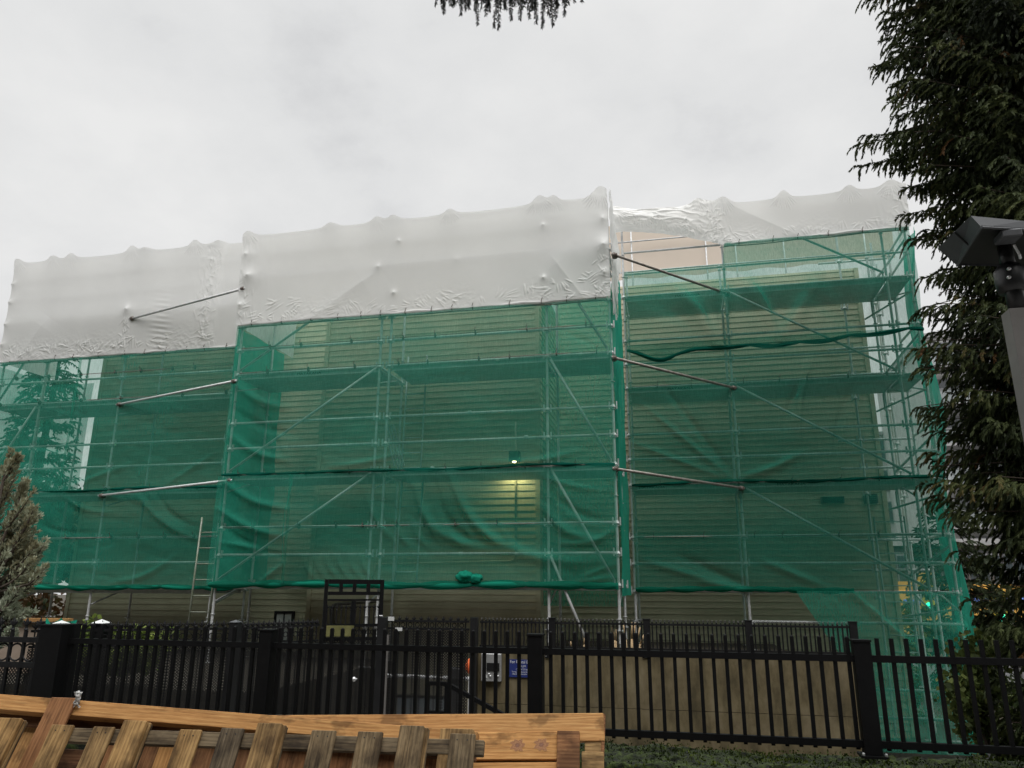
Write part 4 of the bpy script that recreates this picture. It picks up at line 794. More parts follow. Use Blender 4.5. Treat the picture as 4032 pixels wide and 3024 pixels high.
q = gA+gX*gl+ZA*(z_2-.35); k = MB().path([q+Vector((.0, -.05, .06)), q+Vector((.05, -.05, .06)), q+Vector((.05, -.05, -.03)), q+Vector((.10, -.05, -.03)), q+Vector((.12, -.05, .05))], .008, 6); k.build('latch_hook', 'knob', gt)
MB().lathe(PY(1396, 2674, 9.6), [(.02, 0), (.03, .01), (.03, .03), (.012, .045)], 10, Vector((0, -1, 0))).tube(PY(1390, 2673, 9.52), PY(1406, 2673, 9.52), .009, 6).build('handle', 'knob', gt)
# ring topped gate panel beside the wall
rg = thing('ring_gate', 'black mesh gate panel with a row of rings between tall gate and concrete wall', 'gate', tuple(PY(1527, 2600, 9.55).xy)+(-1.09,))
rA = flat(PY(1530, 2450, 9.55)); rB = flat(PY(1848, 2450, 9.55))
ornate(rg, rA, rB, 11, PY(1700, 2424, 9.55).z, PY(1700, 2446, 9.55).z, PY(1700, 2476, 9.55).z, -1.05, .085)
q = PY(1860, 2430, 9.5); MB().box((q.x-.0, 9.40, -1.08), (q.x+.085, 9.49, q.z)).build('post', 'lamp_dark', rg)
q = PY(1514, 2430, 9.6); MB().box((q.x-.06, 9.52, -1.08), (q.x+.05, 9.62, q.z)).build('post', 'lamp_dark', rg)
MB().tube(PY(1526, 2500, 9.5), Vector((PY(1526, 2500, 9.5).x, 9.5, -1.08)), .022, 8).build('hinge_post', 'pole', rg); 
a = PY(1554, 2478, 9.5); MB().box((a.x, 9.515, a.z-.02), (PY(1581, 2478, 9.5).x, 9.53, a.z+.02)).build('white_tag', 'white_paint', rg)
a = PY(1529, 2444, 9.5); ta = MB().box((a.x, 9.49, a.z), (PY(1553, 2430, 9.5).x, 9.50, PY(1553, 2428, 9.5).z)).build('number_plate', 'white_paint', rg)
# low fence on top of the concrete wall
lf_ = thing('low_fence', 'low thin picket fence along the top of the concrete wall', 'fence', (-2.5, 9.65, .88))
zt1_ = PY(2600, 2441, 9.65).z; zr1 = PY(2600, 2459, 9.65).z; zr0 = PY(2600, 2557, 9.65).z; xs_ = [PY(px, 2500, 9.65).x for px in (1878, 2175, 2548, 2950, 3362)]
for x in xs_[1:]: MB().box((x-.04, 9.61, .88), (x+.04, 9.69, zt1_+.0)).box((x-.045, 9.605, zt1_+.001), (x+.045, 9.695, zt1_+.012)).build('post', 'black2', lf_)
for i in range(4):
    a, b_ = xs_[i]+.04, xs_[i+1]-.04
    for z in (zr1, zr0): MB().box((a, 9.635, z-.012), (b_, 9.665, z+.012)).build('rail', 'black2', lf_)
    n = round((b_-a)/.05); k = MB(); c = MB()
    for j in range(n):
        x = a+(j+.5)*(b_-a)/n; k.box((x-.0085, 9.642, .885), (x+.0085, 9.658, zt1_-.025)); c.ring((x, 9.64, zt1_-.012), .010, .0035, XA, ZA, 8, 4)
    k.build('picket_panel', 'black2', lf_); c.build('picket_cap', simple('worn_cap', (.05, .05, .048), (.10, .10, .095), 9, .5), lf_)
for px in (2158, 2543, 2955): 
    q = PY(px, 2584, 9.49); k = MB().box(q+Vector((-.04, -.004, -.02)), q+Vector((.04, .004, .02))); o = k.build('wall_bracket', 'black2', lf_); MB().lathe(q+Vector((-.025, -.005, 0)), [(.008, 0), (.008, .01)], 8, Vector((0, -1, 0))).lathe(q+Vector((.025, -.005, 0)), [(.008, 0), (.008, .01)], 8, Vector((0, -1, 0))).build('bolt', 'knob', o)
# sloping handrail
hr = thing('handrail', 'black handrail sloping down to the right behind the near fence', 'handrail', tuple(PY(1700, 2800, 8.7).xy)+(-1.09,))
pts = [PY(1685, 2690, 8.7), PY(1760, 2693, 8.7), PY(1960, 2803, 8.7), PY(2100, 2880, 8.7)]; k = MB()
for i in range(3): k.beam(pts[i], pts[i+1], .05, .045)
k.build('rail', 'black', hr); pts2 = [p-ZA*.30 for p in pts]; k = MB()
for i in range(3): k.beam(pts2[i], pts2[i+1], .04, .03)
k.build('lower_rail', 'black', hr)
for i in (0, 1, 2): MB().box((pts[i].x-.02, 8.68, -1.08), (pts[i].x+.02, 8.72, pts[i].z-.02)).build('baluster', 'black', hr)
# small things behind the gate
q = PY(1850, 2628, 10.6); bundle = thing('orange_bundle', 'bright orange rounded bundle seen through the mesh gate beside the concrete wall', 'bundle', (q.x+.12, 10.7, -1.04)); n1, n2 = 24, 14
a_, b__ = np.meshgrid(np.linspace(0, 2*np.pi, n1), np.linspace(0, np.pi, n2), indexing='ij'); qq = 1+vnoise(a_*1.5, b__*2, 4)*.12
raw('orange_cover', np.stack([q.x+.055+.15*np.cos(a_)*np.sin(b__)*qq, 10.7+.12*np.sin(a_)*np.sin(b__)*qq, q.z+.01+.135*np.cos(b__)*qq], -1).reshape(-1, 3), grid_faces(n1, n2), 'orange', bundle, smooth=True)
MB().box((q.x+.02, 10.62, -1.045), (q.x+.22, 10.78, q.z-.12)).build('stand', 'red_wood', bundle)
q = PY(1795, 2650, 11); k = MB().box((q.x-.09, 10.9, q.z-.08), (q.x+.09, 11.1, q.z+.07)).box((q.x-.05, 10.95, -1.045), (q.x+.05, 11.05, q.z-.081)); tag(k.build('grey_box', 'rubber', bev=.006), 'small dark box on a stand behind the mesh gate', 'box')
br = thing('path_rail', 'pale grey rail crossing low behind the mesh gate', 'rail', tuple(PY(1540, 2660, 12).xy)+(-1.04,))
a = PY(1500, 2659, 12); b_ = PY(1850, 2673, 12); MB().tube(a, b_, .03, 8).build('bar', 'tube', br, True)
for q in (a, b_): MB().tube((q.x, q.y, -1.045), (q.x, q.y, q.z), .024, 8).build('leg', 'tube', br)
a = PY(1560, 2850, 14.2); b_ = PY(1790, 2755, 14.2); pb = thing('glazed_panel', 'pale blue grey panel low on the wall behind the mesh gate', 'panel', tuple(a)); MB().box((a.x, 14.2, a.z), (b_.x, 14.24, b_.z)).build('pane', simple('pale_panel', (.30, .36, .40), (.40, .46, .5), 3, .3), pb); MB().box((a.x-.04, 14.19, b_.z), (b_.x+.04, 14.25, b_.z+.05)).build('frame', 'black2', pb)
# lumber and board by the left wing
q = PY(60, 2450, 10.5); lu = thing('timber_beam', 'long pale timber beam lying across the boards behind the left ornate fence', 'beam', tuple(q)); a = PY(40, 2440, 10.5); b_ = PY(280, 2441, 10.5); MB().beam(a, b_, .09, .05).build('beam_body', 'pine', lu)
q = PY(150, 2520, 10.6); lb = thing('board_stack', 'stack of pinkish boards under the timber beam behind the left fence', 'boards', (q.x, q.y, -1.08)); a = PY(10, 2560, 10.6); b_ = PY(275, 2452, 10.6)
for i in range(3): MB().box((a.x, 10.55+i*.05, -1.08), (b_.x-.1*i, 10.58+i*.05, b_.z-.03*i)).build('board', simple('pink_board', (.28, .22, .17), (.38, .30, .24), 4, .7), lb)
q = PY(215, 2475, 10.4); sc_ = raw('net_scrap', *(lambda u, v: (np.stack([q.x-.22+.55*u, 10.4+vnoise(u*4, v*3, 8)*.15, q.z-.3+.42*v+vnoise(u*5, v*2, 3)*.12*v], -1).reshape(-1, 3), grid_faces(24, 18)))(*np.meshgrid(np.linspace(0, 1, 24), np.linspace(0, 1, 18), indexing='ij')), 'net_dense', smooth=True); tag(sc_, 'crumpled scrap of green net lying over the boards behind the left fence', 'net scrap')
# ------------------------------------------------------------------ pallets in the foreground
UP = ray(2456, -1600).normalized(); pA = PZ(336, 2895, .72); pB = PZ(1717, 2938, .72); XP = (pB-pA).normalized(); UP = (UP-XP*UP.dot(XP)).normalized(); NP = XP.cross(UP)       # towards the camera
if NP.y > 0: NP = -NP
def along(p, zmin): return (p.z-zmin)/UP.z
def slat(parent, px, py, wpx, off, thick, m, tone, nm='slat', nails=True, zmin=.02):
    p = PP(px, py, pA+NP*off, NP); d = (p-Vector((0, 0, EYE))).length; w_ = wpx*d/F*1.0; l = along(p, zmin)
    o = MB().frame(p-UP*(l/2)-NP*(thick/2), UP, XP, NP, l, w_, thick, tone).build(nm, m, parent, bev=.004)
    if nails:
        k = MB()
        for sx_ in (-.2, .2): k.lathe(p-UP*.035+XP*(sx_*w_)+NP*.0015, [(.0045, 0), (.0045, -.004)], 6, NP)
        k.build('nail_hole', 'lamp_dark', o)
    return o
p3 = thing('pallet', 'weathered grey brown pallet leaning in front, its slats spread like a fan', 'pallet', (pA.x, pA.y-.3, 0), 'pallets leaning in the foreground')
MB().frame((pA+pB)/2-NP*.02+XP*.02, XP, UP, NP, (pB-pA).length+.52, .085, .038, .35).build('stringer', 'grey_wood', p3, bev=.004)
MB().frame((pA+pB)/2-NP*.02-UP*.42, XP, UP, NP, (pB-pA).length+.5, .085, .038, .3).build('stringer', 'grey_wood', p3, bev=.004)
for px, py, w_, m_, tn in ((247, 2853, 74, 'old_wood', .75), (410, 2861, 72, 'old_wood', .45), (751, 2872, 78, 'old_wood', .85), (917, 2866, 82, 'grey_wood', .15), (1276, 2875, 88, 'grey_wood', .7), (1459, 2880, 90, 'grey_wood', .85), (1823, 2888, 92, 'grey_wood', .6)):
    slat(p3, px, py, w_, .024, .022, m_, tn)
for px, py, w_, m_, tn in ((38, 2826, 80, 'old_wood', 1.0), (532, 2836, 80, 'old_wood', .95), (1063, 2846, 88, 'old_wood', .6), (1623, 2856, 88, 'grey_wood', .9)):
    slat(p3, px, py, w_, .062, .034, m_, tn, 'lead_board', False); slat(p3, px+26, py+8, w_*.8, .025, .02, 'old_wood', .4, 'under_board', False); slat(p3, px+30, py+14, w_*.8, .003, .02, 'grey_wood', .3, 'under_board', False)
slat(p3, 1800, 2868, 120, -.005, .05, 'old_wood', .7, 'block', False)
# second pallet: long new pine top board
p1 = thing('pallet', 'new pine pallet behind, with a long top board sloping down to the right', 'pallet', (pA.x-.4, pA.y+.2, 0), 'pallets leaning in the foreground')
def edge(parent, xa, ya, xb, yb, hpx, off, thick, m, tone, nm, drop=0):
    a = PP(xa, ya, pA+NP*off, NP); b = PP(xb, yb, pA+NP*off, NP); X = (b-a).normalized(); Yv = NP.cross(X)
    if Yv.z < 0: Yv = -Yv
    h = hpx*((a+b)/2-Vector((0, 0, EYE))).length/F; return MB().frame((a+b)/2-Yv*(h/2)-NP*(thick/2), X, Yv, NP, (b-a).length, h, thick, tone).build(nm, m, parent, bev=.003)
edge(p1, -60, 2728, 1880, 2879, 52, -.12, .09, 'pine', .9, 'top_board')
edge(p1, -60, 2790, 1880, 2935, 46, -.20, .03, 'red_wood', .0, 'inner_board')  # this and the lower board toned dark to paint in the gap's shadow
edge(p1, -60, 2930, 1880, 3040, 60, -.30, .03, 'red_wood', .1, 'lower_board')
slat(p1, 252, 2746, 88, -.09, .022, 'red_wood', .8, 'cross_slat', False)
for px, w_, m_, tn in ((70, 90, 'red_wood', .5), (150, 60, 'pine', .6), (455, 95, 'red_wood', .8), (615, 95, 'red_wood', .6), (690, 60, 'pine', .9), (850, 85, 'red_wood', .5), (980, 80, 'red_wood', .4), (1180, 90, 'red_wood', .7), (1360, 90, 'red_wood', .8), (1550, 90, 'red_wood', .6), (1720, 90, 'red_wood', .7)):
    slat(p1, px, 2790+(px/1200)*92, w_, -.245, .02, m_, tn, 'slat', False)
# third pallet: big boards at the right
p2 = thing('pallet', 'new pine pallet at the right with two round knots on its second board', 'pallet', (pB.x, pB.y+.4, 0), 'pallets leaning in the foreground')
edge(p2, 690, 2818, 2376, 2807, 92, -.34, .035, 'pine', .75, 'top_board')
kb = edge(p2, 1500, 2886, 2194, 2880, 92, -.335, .03, 'pine', 1.0, 'knot_board')
edge(p2, 1500, 2985, 2194, 2978, 34, -.37, .03, 'grey_wood', .6, 'inner_board'); edge(p2, 1500, 3006, 2194, 3000, 92, -.335, .03, 'pine', .95, 'lower_board')
edge(p2, 2194, 2876, 2282, 2878, 420, -.31, .03, 'red_wood', .75, 'upright'); edge(p2, 2302, 2900, 2376, 2902, 52, -.35, .03, 'old_wood', .5, 'end_block'); edge(p2, 2290, 2958, 2377, 2960, 95, -.33, .03, 'old_wood', .6, 'end_board')
edge(p2, 2372, 2809, 2384, 2810, 420, -.345, .07, 'red_wood', .6, 'side_rail')
m, nt, b, o = mat('wood_knot'); at = N(nt, 'ShaderNodeAttribute', attribute_name='grain').outputs['Vector']
ln = N(nt, 'ShaderNodeVectorMath', operation='LENGTH'); L(nt, at, ln.inputs[0]); nz = noise(nt, at, 14, 4); ad = N(nt, 'ShaderNodeMath', operation='MULTIPLY_ADD'); L(nt, nz, ad.inputs[0]); ad.inputs[1].default_value = .7; L(nt, ln.outputs['Value'], ad.inputs[2])
r = ramp(nt, ad.outputs[0], [(.30, (.30, .17, .12)), (.5, (.20, .075, .035)), (.68, (.42, .21, .09)), (.8, (.26, .10, .04)), (1.0, (.52, .28, .11))]); L(nt, r.outputs[0], b.inputs['Base Color']); b.inputs['Roughness'].default_value = .7; MT['knotm'] = m
for px, py in ((2038, 2934), (2132, 2932)):
    q = PP(px, py, pA+NP*-.3338, NP); k = MB(); n = 22; v = [q]+[q+(XP*math.cos(6.283*i/n)*1.25+UP*math.sin(6.283*i/n))*(.036*(1+.22*math.sin(i*2.1)+.1*math.sin(i*5))) for i in range(n)]
    k.add(v, [(0, 1+i, 1+(i+1) % n) for i in range(n)], [(0, 0, 0)]+[(math.cos(6.283*i/n)*.6, math.sin(6.283*i/n)*.6, px) for i in range(n)]); 
    k.g = [(x_, y_, 0) for x_, y_, _ in k.g]; k.build('knot', 'knotm', kb)
q = PP(305, 2752, pA+NP*-.08, NP); n1 = 12; u, v = np.meshgrid(np.linspace(-1, 1, n1), np.linspace(-1, 1, n1), indexing='ij'); pl = raw('plastic_scrap', np.stack([q.x+u*.018+vnoise(u*4+2, v*4, 2)*.03, q.y+vnoise(u*5, v*5, 3)*.05, q.z+.0+v*.045+vnoise(u*4, v*5+9, 6)*.03], -1).reshape(-1, 3), grid_faces(n1, n1), wrapmat('clear_plastic', (.5, .52, .54), .5) and 'wrap', smooth=True); tag(pl, 'torn scrap of clear plastic snagged on the sloping pine board', 'plastic')
# ------------------------------------------------------------------ street lamp at the right
def LP(x, y, Y): return PY(3300+x*.4219, 600+y*.4219, Y)
sl = thing('street_lamp', 'dark grey floodlight on a square post at the right edge', 'street lamp', (PY(4035, 1400, 4.72).x, 4.72, 0))
def LZ(x, y, z): return PZ(3300+x*.4219, 600+y*.4219, z)
Ul = [LZ(1110, 1058, 3.62), LZ(1340, 700, 3.62), LZ(1740, 722, 3.62), LZ(2330, 765, 3.62), LZ(2330, 1075, 3.62)]; Tl = [LP(930, 895, Ul[0].y-.03), LP(1238, 592, Ul[1].y+.02), LP(1735, 640, Ul[2].y+.02), LP(2340, 690, Ul[3].y+.02), LP(2340, 960, Ul[4].y+.02)]
k = MB(); k.add(Ul+Tl, [(i, (i+1) % 5, 5+(i+1) % 5, 5+i) for i in range(5)]+[(5, 6, 7), (5, 7, 8), (5, 8, 9)]); hd = k.build('housing', 'lamp_grey', sl)
MB().add([q+ZA*.012 for q in Ul], [(4, 3, 2), (4, 2, 1), (4, 1, 0)]).build('lens', 'lamp_dark', hd)
k = MB()
for i in range(4): k.tube(Ul[i], Ul[i+1], .008, 6)
k.build('rim', 'lamp_grey', hd)
a = LP(1082, 742, Ul[0].y*.45+Ul[1].y*.55-.01); b_ = LP(1222, 868, (Ul[0].y+Ul[1].y)/2-.015); MB().tube(a, b_, .006, 6).build('seam', 'lamp_dark', hd)
q = LZ(1600, 750, 3.60); MB().box(q+Vector((-.05, -.02, -.03)), q+Vector((.06, .10, .015))).build('bracket_plate', 'lamp_grey', sl, bev=.006)
LY = 4.72; pc = PY(4035, 1400, LY); pz = PY(3962, 1190, LY).z
MB().box((pc.x-.062, LY-.06, .001), (pc.x+.06, LY+.06, pz-.06)).build('post', 'pole', sl, bev=.003)
MB().box((pc.x+.0605, LY-.07, .001), (pc.x+.075, LY+.07, pz-.06)).build('post_channel', 'pole_dark', sl)
j1 = LP(1650, 1040, LY); k = MB(); k.tube(Vector((pc.x+.01, LY, pz-.07)), Vector((pc.x, LY, j1.z-.02)), .05, 14); k.lathe(Vector((pc.x, LY, j1.z-.10)), [(.075, -.08), (.085, -.03), (.085, .05), (.06, .09)], 14); k.tube(Vector((pc.x, LY, j1.z-.02)), Vector((pc.x, LY, 3.625)), .04, 10); k.build('knuckle', 'lamp_dark', sl, True)
for y_ in (1090, 1170): MB().lathe(LP(1590, y_, LY-.10), [(.011, 0), (.011, .01), (.006, .016)], 8, Vector((0, -1, 0))).build('bolt', 'knob', sl)
MB().path([LP(1640, 860, LY-.15), LP(1690, 950, LY-.12), LP(1700, 990, LY-.1)], .008, 6).build('bail', 'alu', sl)
# ------------------------------------------------------------------ foliage
def sprigs(P, D, Ln, Rd, tone, barbs=2):
    """needle brushes: crossed lozenges plus barbs along each little twig, as one set of quads"""
    P = np.asarray(P, float); D = np.asarray(D, float); D /= np.linalg.norm(D, axis=1, keepdims=True)+1e-9; n = len(P); Ln = np.broadcast_to(Ln, n)[:, None]; Rd = np.broadcast_to(Rd, n)[:, None]
    ref = RNG.normal(size=(n, 3)); A = np.cross(D, ref); A /= np.linalg.norm(A, axis=1, keepdims=True)+1e-9; B = np.cross(D, A); Q = []
    for k in range(2):
        C = A if k == 0 else B; Q.append(np.stack([P, P+D*Ln*.45+C*Rd, P+D*Ln, P+D*Ln*.4-C*Rd], 1))
    for k in range(barbs):
        th = RNG.random((n, 1))*6.283; C = A*np.cos(th)+B*np.sin(th); t0 = RNG.uniform(.1, .8, (n, 1)); b = P+D*Ln*t0; tip = b+(C*1.9+D*1.1)*Rd; wv = np.cross(C, D)*Rd*.22; Q.append(np.stack([b-wv, b+D*Rd*.3, tip, b+wv], 1))
    Q = np.concatenate(Q, 0); tn = np.tile(np.asarray(tone), 2+barbs); return Q, np.repeat(tn, 4)
def quads(name, Q, tn, m, parent): V = Q.reshape(-1, 3); return raw(name, V, np.arange(len(V)).reshape(-1, 4), m, parent, tone=tn)
def spruce(name, label, x, y, z0, zt, rfun, m='spruce', dz=.30, nb=8, step=.10, hang=(.25, .6), ln=.10, rd=.016, az=None, bark=True, seed=1, cat='tree', group=None, dens=1., trunk_r=.22, up_tip=.25, barbs=2, spread=.7, adv=.6, core=0, flat_=False):
    rg_ = np.random.default_rng(seed); t = thing(name, label, cat, (x, y, z0), group)
    k = MB(); hts = np.linspace(z0, zt, 9); k.path([(x+.05*math.sin(h), y, h) for h in hts], [trunk_r*(1-.75*i/8) for i in range(9)], 10); k.build('trunk', 'bark', t, True)
    PP_, DD, TT, LL_ = [], [], [], []; lim = MB(); z = z0+.5
    while z < zt-.2:
        for b in range(nb):
            a = rg_.random()*6.283 if az is None else rg_.uniform(*az); zb = z+rg_.uniform(-.15, .15); r = rfun(zb, a)*rg_.uniform(.72, 1.06)
            if r < .15: continue
            ca, sa = math.cos(a), math.sin(a); n = max(3, int(r/step)); dr = rg_.uniform(.05, .32)*r; s = np.linspace(0, 1, n)
            X = np.stack([x+ca*r*s, y+sa*r*s, zb-dr*np.sin(s*np.pi*.6)+up_tip*r*.4*s**3], -1)
            if rg_.random() < .6: lim.path([X[0], X[n//2], X[-1]], [.022, .014, .005], 5)
            tone_b = np.clip(rg_.normal(.36, .13), 0, .78)
            for i in range(1, n):
                if s[i] < .18 and rg_.random() < .6: continue
                side = rg_.choice([-1, 1])
                for _ in range(max(1, int(round(dens*2)))):
                    h = rg_.uniform(*hang)*(.5+.5*math.sin(math.pi*min(1, s[i]+.15))); side = -side; p = X[i].copy(); d = np.array([-sa*side*.5+ca*.35, ca*side*.5+sa*.35, -.55]) if not flat_ else np.array([-sa*side*rg_.uniform(.3, .9)+ca*.6, ca*side*rg_.uniform(.3, .9)+sa*.6, rg_.uniform(-.35, .05)]); d /= np.linalg.norm(d); L0 = 0
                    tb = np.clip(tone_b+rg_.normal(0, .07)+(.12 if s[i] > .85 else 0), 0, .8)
                    if rg_.random() < .012: tb = .98
                    while L0 < h:
                        for sg in (-1, 1):
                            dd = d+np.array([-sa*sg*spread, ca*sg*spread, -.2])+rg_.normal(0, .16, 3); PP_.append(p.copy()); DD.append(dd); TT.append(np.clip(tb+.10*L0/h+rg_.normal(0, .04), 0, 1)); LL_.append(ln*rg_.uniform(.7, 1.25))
                        p = p+d*ln*adv; d = d*(.75 if not flat_ else .92)+np.array([0, 0, -.32 if not flat_ else -.15]); d /= np.linalg.norm(d); L0 += ln*adv
            for q_ in range(7): PP_.append(X[-1]+(X[-2]-X[-1])*q_*.25); DD.append(np.array([ca, sa, rg_.uniform(-.5, .3)])+rg_.normal(0, .35, 3)); TT.append(min(.8, tone_b+.15)); LL_.append(ln*1.1)
        z += dz*rg_.uniform(.8, 1.2)
    for i in range(core):
        zc = rg_.uniform(z0+.6, zt-.5); a = rg_.uniform(*az); r = rfun(zc, a)*rg_.uniform(.12, .86)
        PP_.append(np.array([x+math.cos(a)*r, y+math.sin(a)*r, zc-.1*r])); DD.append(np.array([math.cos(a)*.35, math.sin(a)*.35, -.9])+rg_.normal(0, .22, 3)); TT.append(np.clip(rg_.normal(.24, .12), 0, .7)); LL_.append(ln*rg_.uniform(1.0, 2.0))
    Q, tn = sprigs(PP_, DD, np.array(LL_), rd*np.array(LL_)/ln, TT, barbs); quads('crown', Q, tn, m, t)
    if lim.n: lim.build('limb', 'bark', t)
    return t
# the big spruce at the right edge: its left outline measured at several heights
SX, SY = 5.9, 10.6; ol = [(0, 3440), (120, 3480), (240, 3500), (330, 3430), (420, 3375), (520, 3420), (600, 3510), (680, 3590), (760, 3620), (900, 3660), (960, 3700), (1010, 3590), (1060, 3640), (1130, 3730), (1200, 3620), (1290, 3650), (1400, 3650), (1450, 3620), (1600, 3690), (1750, 3730), (1900, 3690), (2080, 3770), (2200, 3880), (2300, 3930), (2400, 3950), (2470, 3850), (2600, 3860), (2750, 3990)]
zs = []; rs_ = []
for py, px in ol: q = PY(px+15, py, SY-.4); zs.append(q.z); rs_.append(SX-q.x)
zs, rs_ = np.array(zs[::-1]), np.array(rs_[::-1])
def r_sp(z, a): r = float(np.interp(z-.30, zs, rs_)); r = float(np.interp(z-.30-.10*r, zs, rs_)); return min(r, 3.7)*(.97 if math.cos(a) < -.6 else .80)
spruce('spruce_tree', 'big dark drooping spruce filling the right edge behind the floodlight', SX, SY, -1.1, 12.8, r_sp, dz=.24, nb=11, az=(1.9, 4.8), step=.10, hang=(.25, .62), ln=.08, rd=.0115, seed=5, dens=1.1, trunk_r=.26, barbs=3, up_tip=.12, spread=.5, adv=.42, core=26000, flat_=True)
# overhanging spruce above the camera; its lowest bough shows at the top of the frame
ov = thing('spruce_tree', 'spruce bough with fine needles hanging into the top of the frame', 'tree', (-1.2, -3.2, 0))
k = MB(); k.path([(-1.2, -3.2, 0), (-1.15, -3.2, 4), (-1.2, -3.1, 9), (-1.2, -3.1, 13)], [.3, .24, .16, .05], 12); k.build('trunk', 'bark', ov, True)
PPn, DDn, LLn, TTn = [], [], [], []; lim = MB(); rgn = np.random.default_rng(3)
YB_ = 2.75
def needle_twig(p0, p1, nn=70, nl=.017):
    p0 = Vector(p0); p1 = Vector(p1); lim.tube(p0, p1, .0022, 5, .001); d = (p1-p0).normalized(); a = d.cross(Vector((0, 1, .2))).normalized(); b = d.cross(a)
    for i in range(nn):
        t = i/nn; th = rgn.uniform(0, 6.283); c = a*math.cos(th)+b*math.sin(th)*.6; dd = c*.9+d*(.45+.9*t**4)+Vector(rgn.normal(0, .08, 3)); PPn.append(p0.lerp(p1, t)); DDn.append(dd); LLn.append(nl*rgn.uniform(.8, 1.2)); TTn.append(rgn.random()*.6)
for (xt, yt, xb, yb) in ((1738, -40, 1748, 52), (1775, -50, 1790, 18), (1818, -50, 1815, 58), (1835, -45, 1832, 40), (1872, -60, 1881, 96), (1912, -50, 1913, 60), (1930, -60, 1926, 45), (1958, -60, 1946, 108), (1962, -60, 1964, 112), (1985, -40, 1992, 35), (2012, -50, 2012, 76), (2050, -60, 2047, 78), (2080, -40, 2085, 70), (2112, -60, 2110, 92), (2142, -60, 2137, 108), (2150, -50, 2162, 60), (2168, -50, 2178, 104), (2190, -40, 2188, 70), (2222, -70, 2223, 62), (2288, -40, 2292, 4), (1850, -40, 1846, 20), (2098, -30, 2100, 40)):
    Yj = YB_+rgn.uniform(-.12, .12); needle_twig(PY(xt, yt, Yj), PY(xb, yb, Yj), int(34+abs(yb-yt)*.75))
for xt in np.linspace(1725, 2245, 44):
    Yj = YB_+rgn.uniform(-.15, .25); q0 = PY(xt, -130, Yj); needle_twig(q0, PY(xt+rgn.uniform(-25, 25), rgn.uniform(0, 40), Yj), 110)
Q, tn = sprigs(PPn, DDn, np.array(LLn), .0017, TTn, 0); quads('needle_spray', Q, tn, 'twig_needle', ov)
for i in range(900):
    t_ = rgn.random(); c_ = PY(1700+t_*580, -150, YB_)+Vector((rgn.normal(0, .05), rgn.normal(.0, .16), abs(rgn.normal(0, .10))+.02))
    if (c_.z-EYE)/max(c_.y, .1) < (PY(1986, -60, YB_).z-EYE)/YB_: continue
    needle_twig(c_, c_+Vector((rgn.normal(0, .05), rgn.normal(0, .06), -.03+rgn.normal(0, .03))), 14, .018)
lim.path([PY(1720, -150, 2.75), PY(2000, -175, 2.7), PY(2270, -150, 2.75)], [.006, .012, .005], 6)
lim.path([PY(1740, -160, 2.75), PY(2000, -180, 2.7), (-1.0, 1.2, 4.3), (-1.15, -3.0, 5.2)], [.006, .012, .03, .06], 8); lim.build('limb', 'bark', ov, True)
PP_, DD, TT, LL_ = [], [], [], []; rgn = np.random.default_rng(8)
for i in range(15000):
    a = rgn.random()*6.283; z = rgn.uniform(4.2, 10); r = 5.2*math.sqrt(rgn.random())*(1-(z-4.2)/9); p = np.array([-1.2+r*math.cos(a)*1.25, -2.6+r*math.sin(a), z]); yl = (z-EYE)/1.12-.7
    if p[1] > yl: continue
    PP_.append(p); DD.append(np.array([math.cos(a), math.sin(a), -1.2])+rgn.normal(0, .4, 3)); TT.append(np.clip(rgn.normal(.35, .15), 0, .8)); LL_.append(rgn.uniform(.25, .5))
Q, tn = sprigs(PP_, DD, np.array(LL_), .09, TT, 3); quads('crown', Q, tn, 'spruce', ov)
# juniper at the left edge, plumes pointing up and out
def plume(name, label, pts, m, seed, ln=.07, rd=.014, root=(0, 0, 0), cat='shrub', loc=None):
    rg_ = np.random.default_rng(seed); t = thing(name, label, cat, loc or pts[0][0]); P_, D_, T_, L__ = [], [], [], []; k = MB()
    for (p, q, w_, n, tone) in pts:
        p = np.array(p); q = np.array(q); ax = q-p; l = np.linalg.norm(ax); ax = ax/l; k.path([tuple(np.array(root)), tuple(p), tuple((p+q)/2+np.array([0, 0, -.03])), tuple(q)], [.02, .014, .009, .003], 5)
        for i in range(n):
            s = rg_.random()**.8; c = p+(q-p)*s; off = rg_.normal(0, 1, 3); off -= ax*off.dot(ax); off /= np.linalg.norm(off)+1e-6; rr = w_*(1-s*.85)*math.sqrt(rg_.random()); P_.append(c+off*rr); D_.append(ax*1.0+off*.9+np.array([0, 0, .25])+rg_.normal(0, .3, 3)); T_.append(np.clip(tone+rg_.normal(0, .12)+.25*rr/w_, 0, 1)); L__.append(ln*rg_.uniform(.7, 1.4))
    Q, tn = sprigs(P_, D_, np.array(L__), rd, T_, 2); quads('foliage', Q, tn, m, t); k.build('stem', 'bark', t, True); return t
JY = 7.4; J = lambda x, y, d=0: tuple(PY(x, y, JY+d)); pl = []
rj = np.random.default_rng(77)
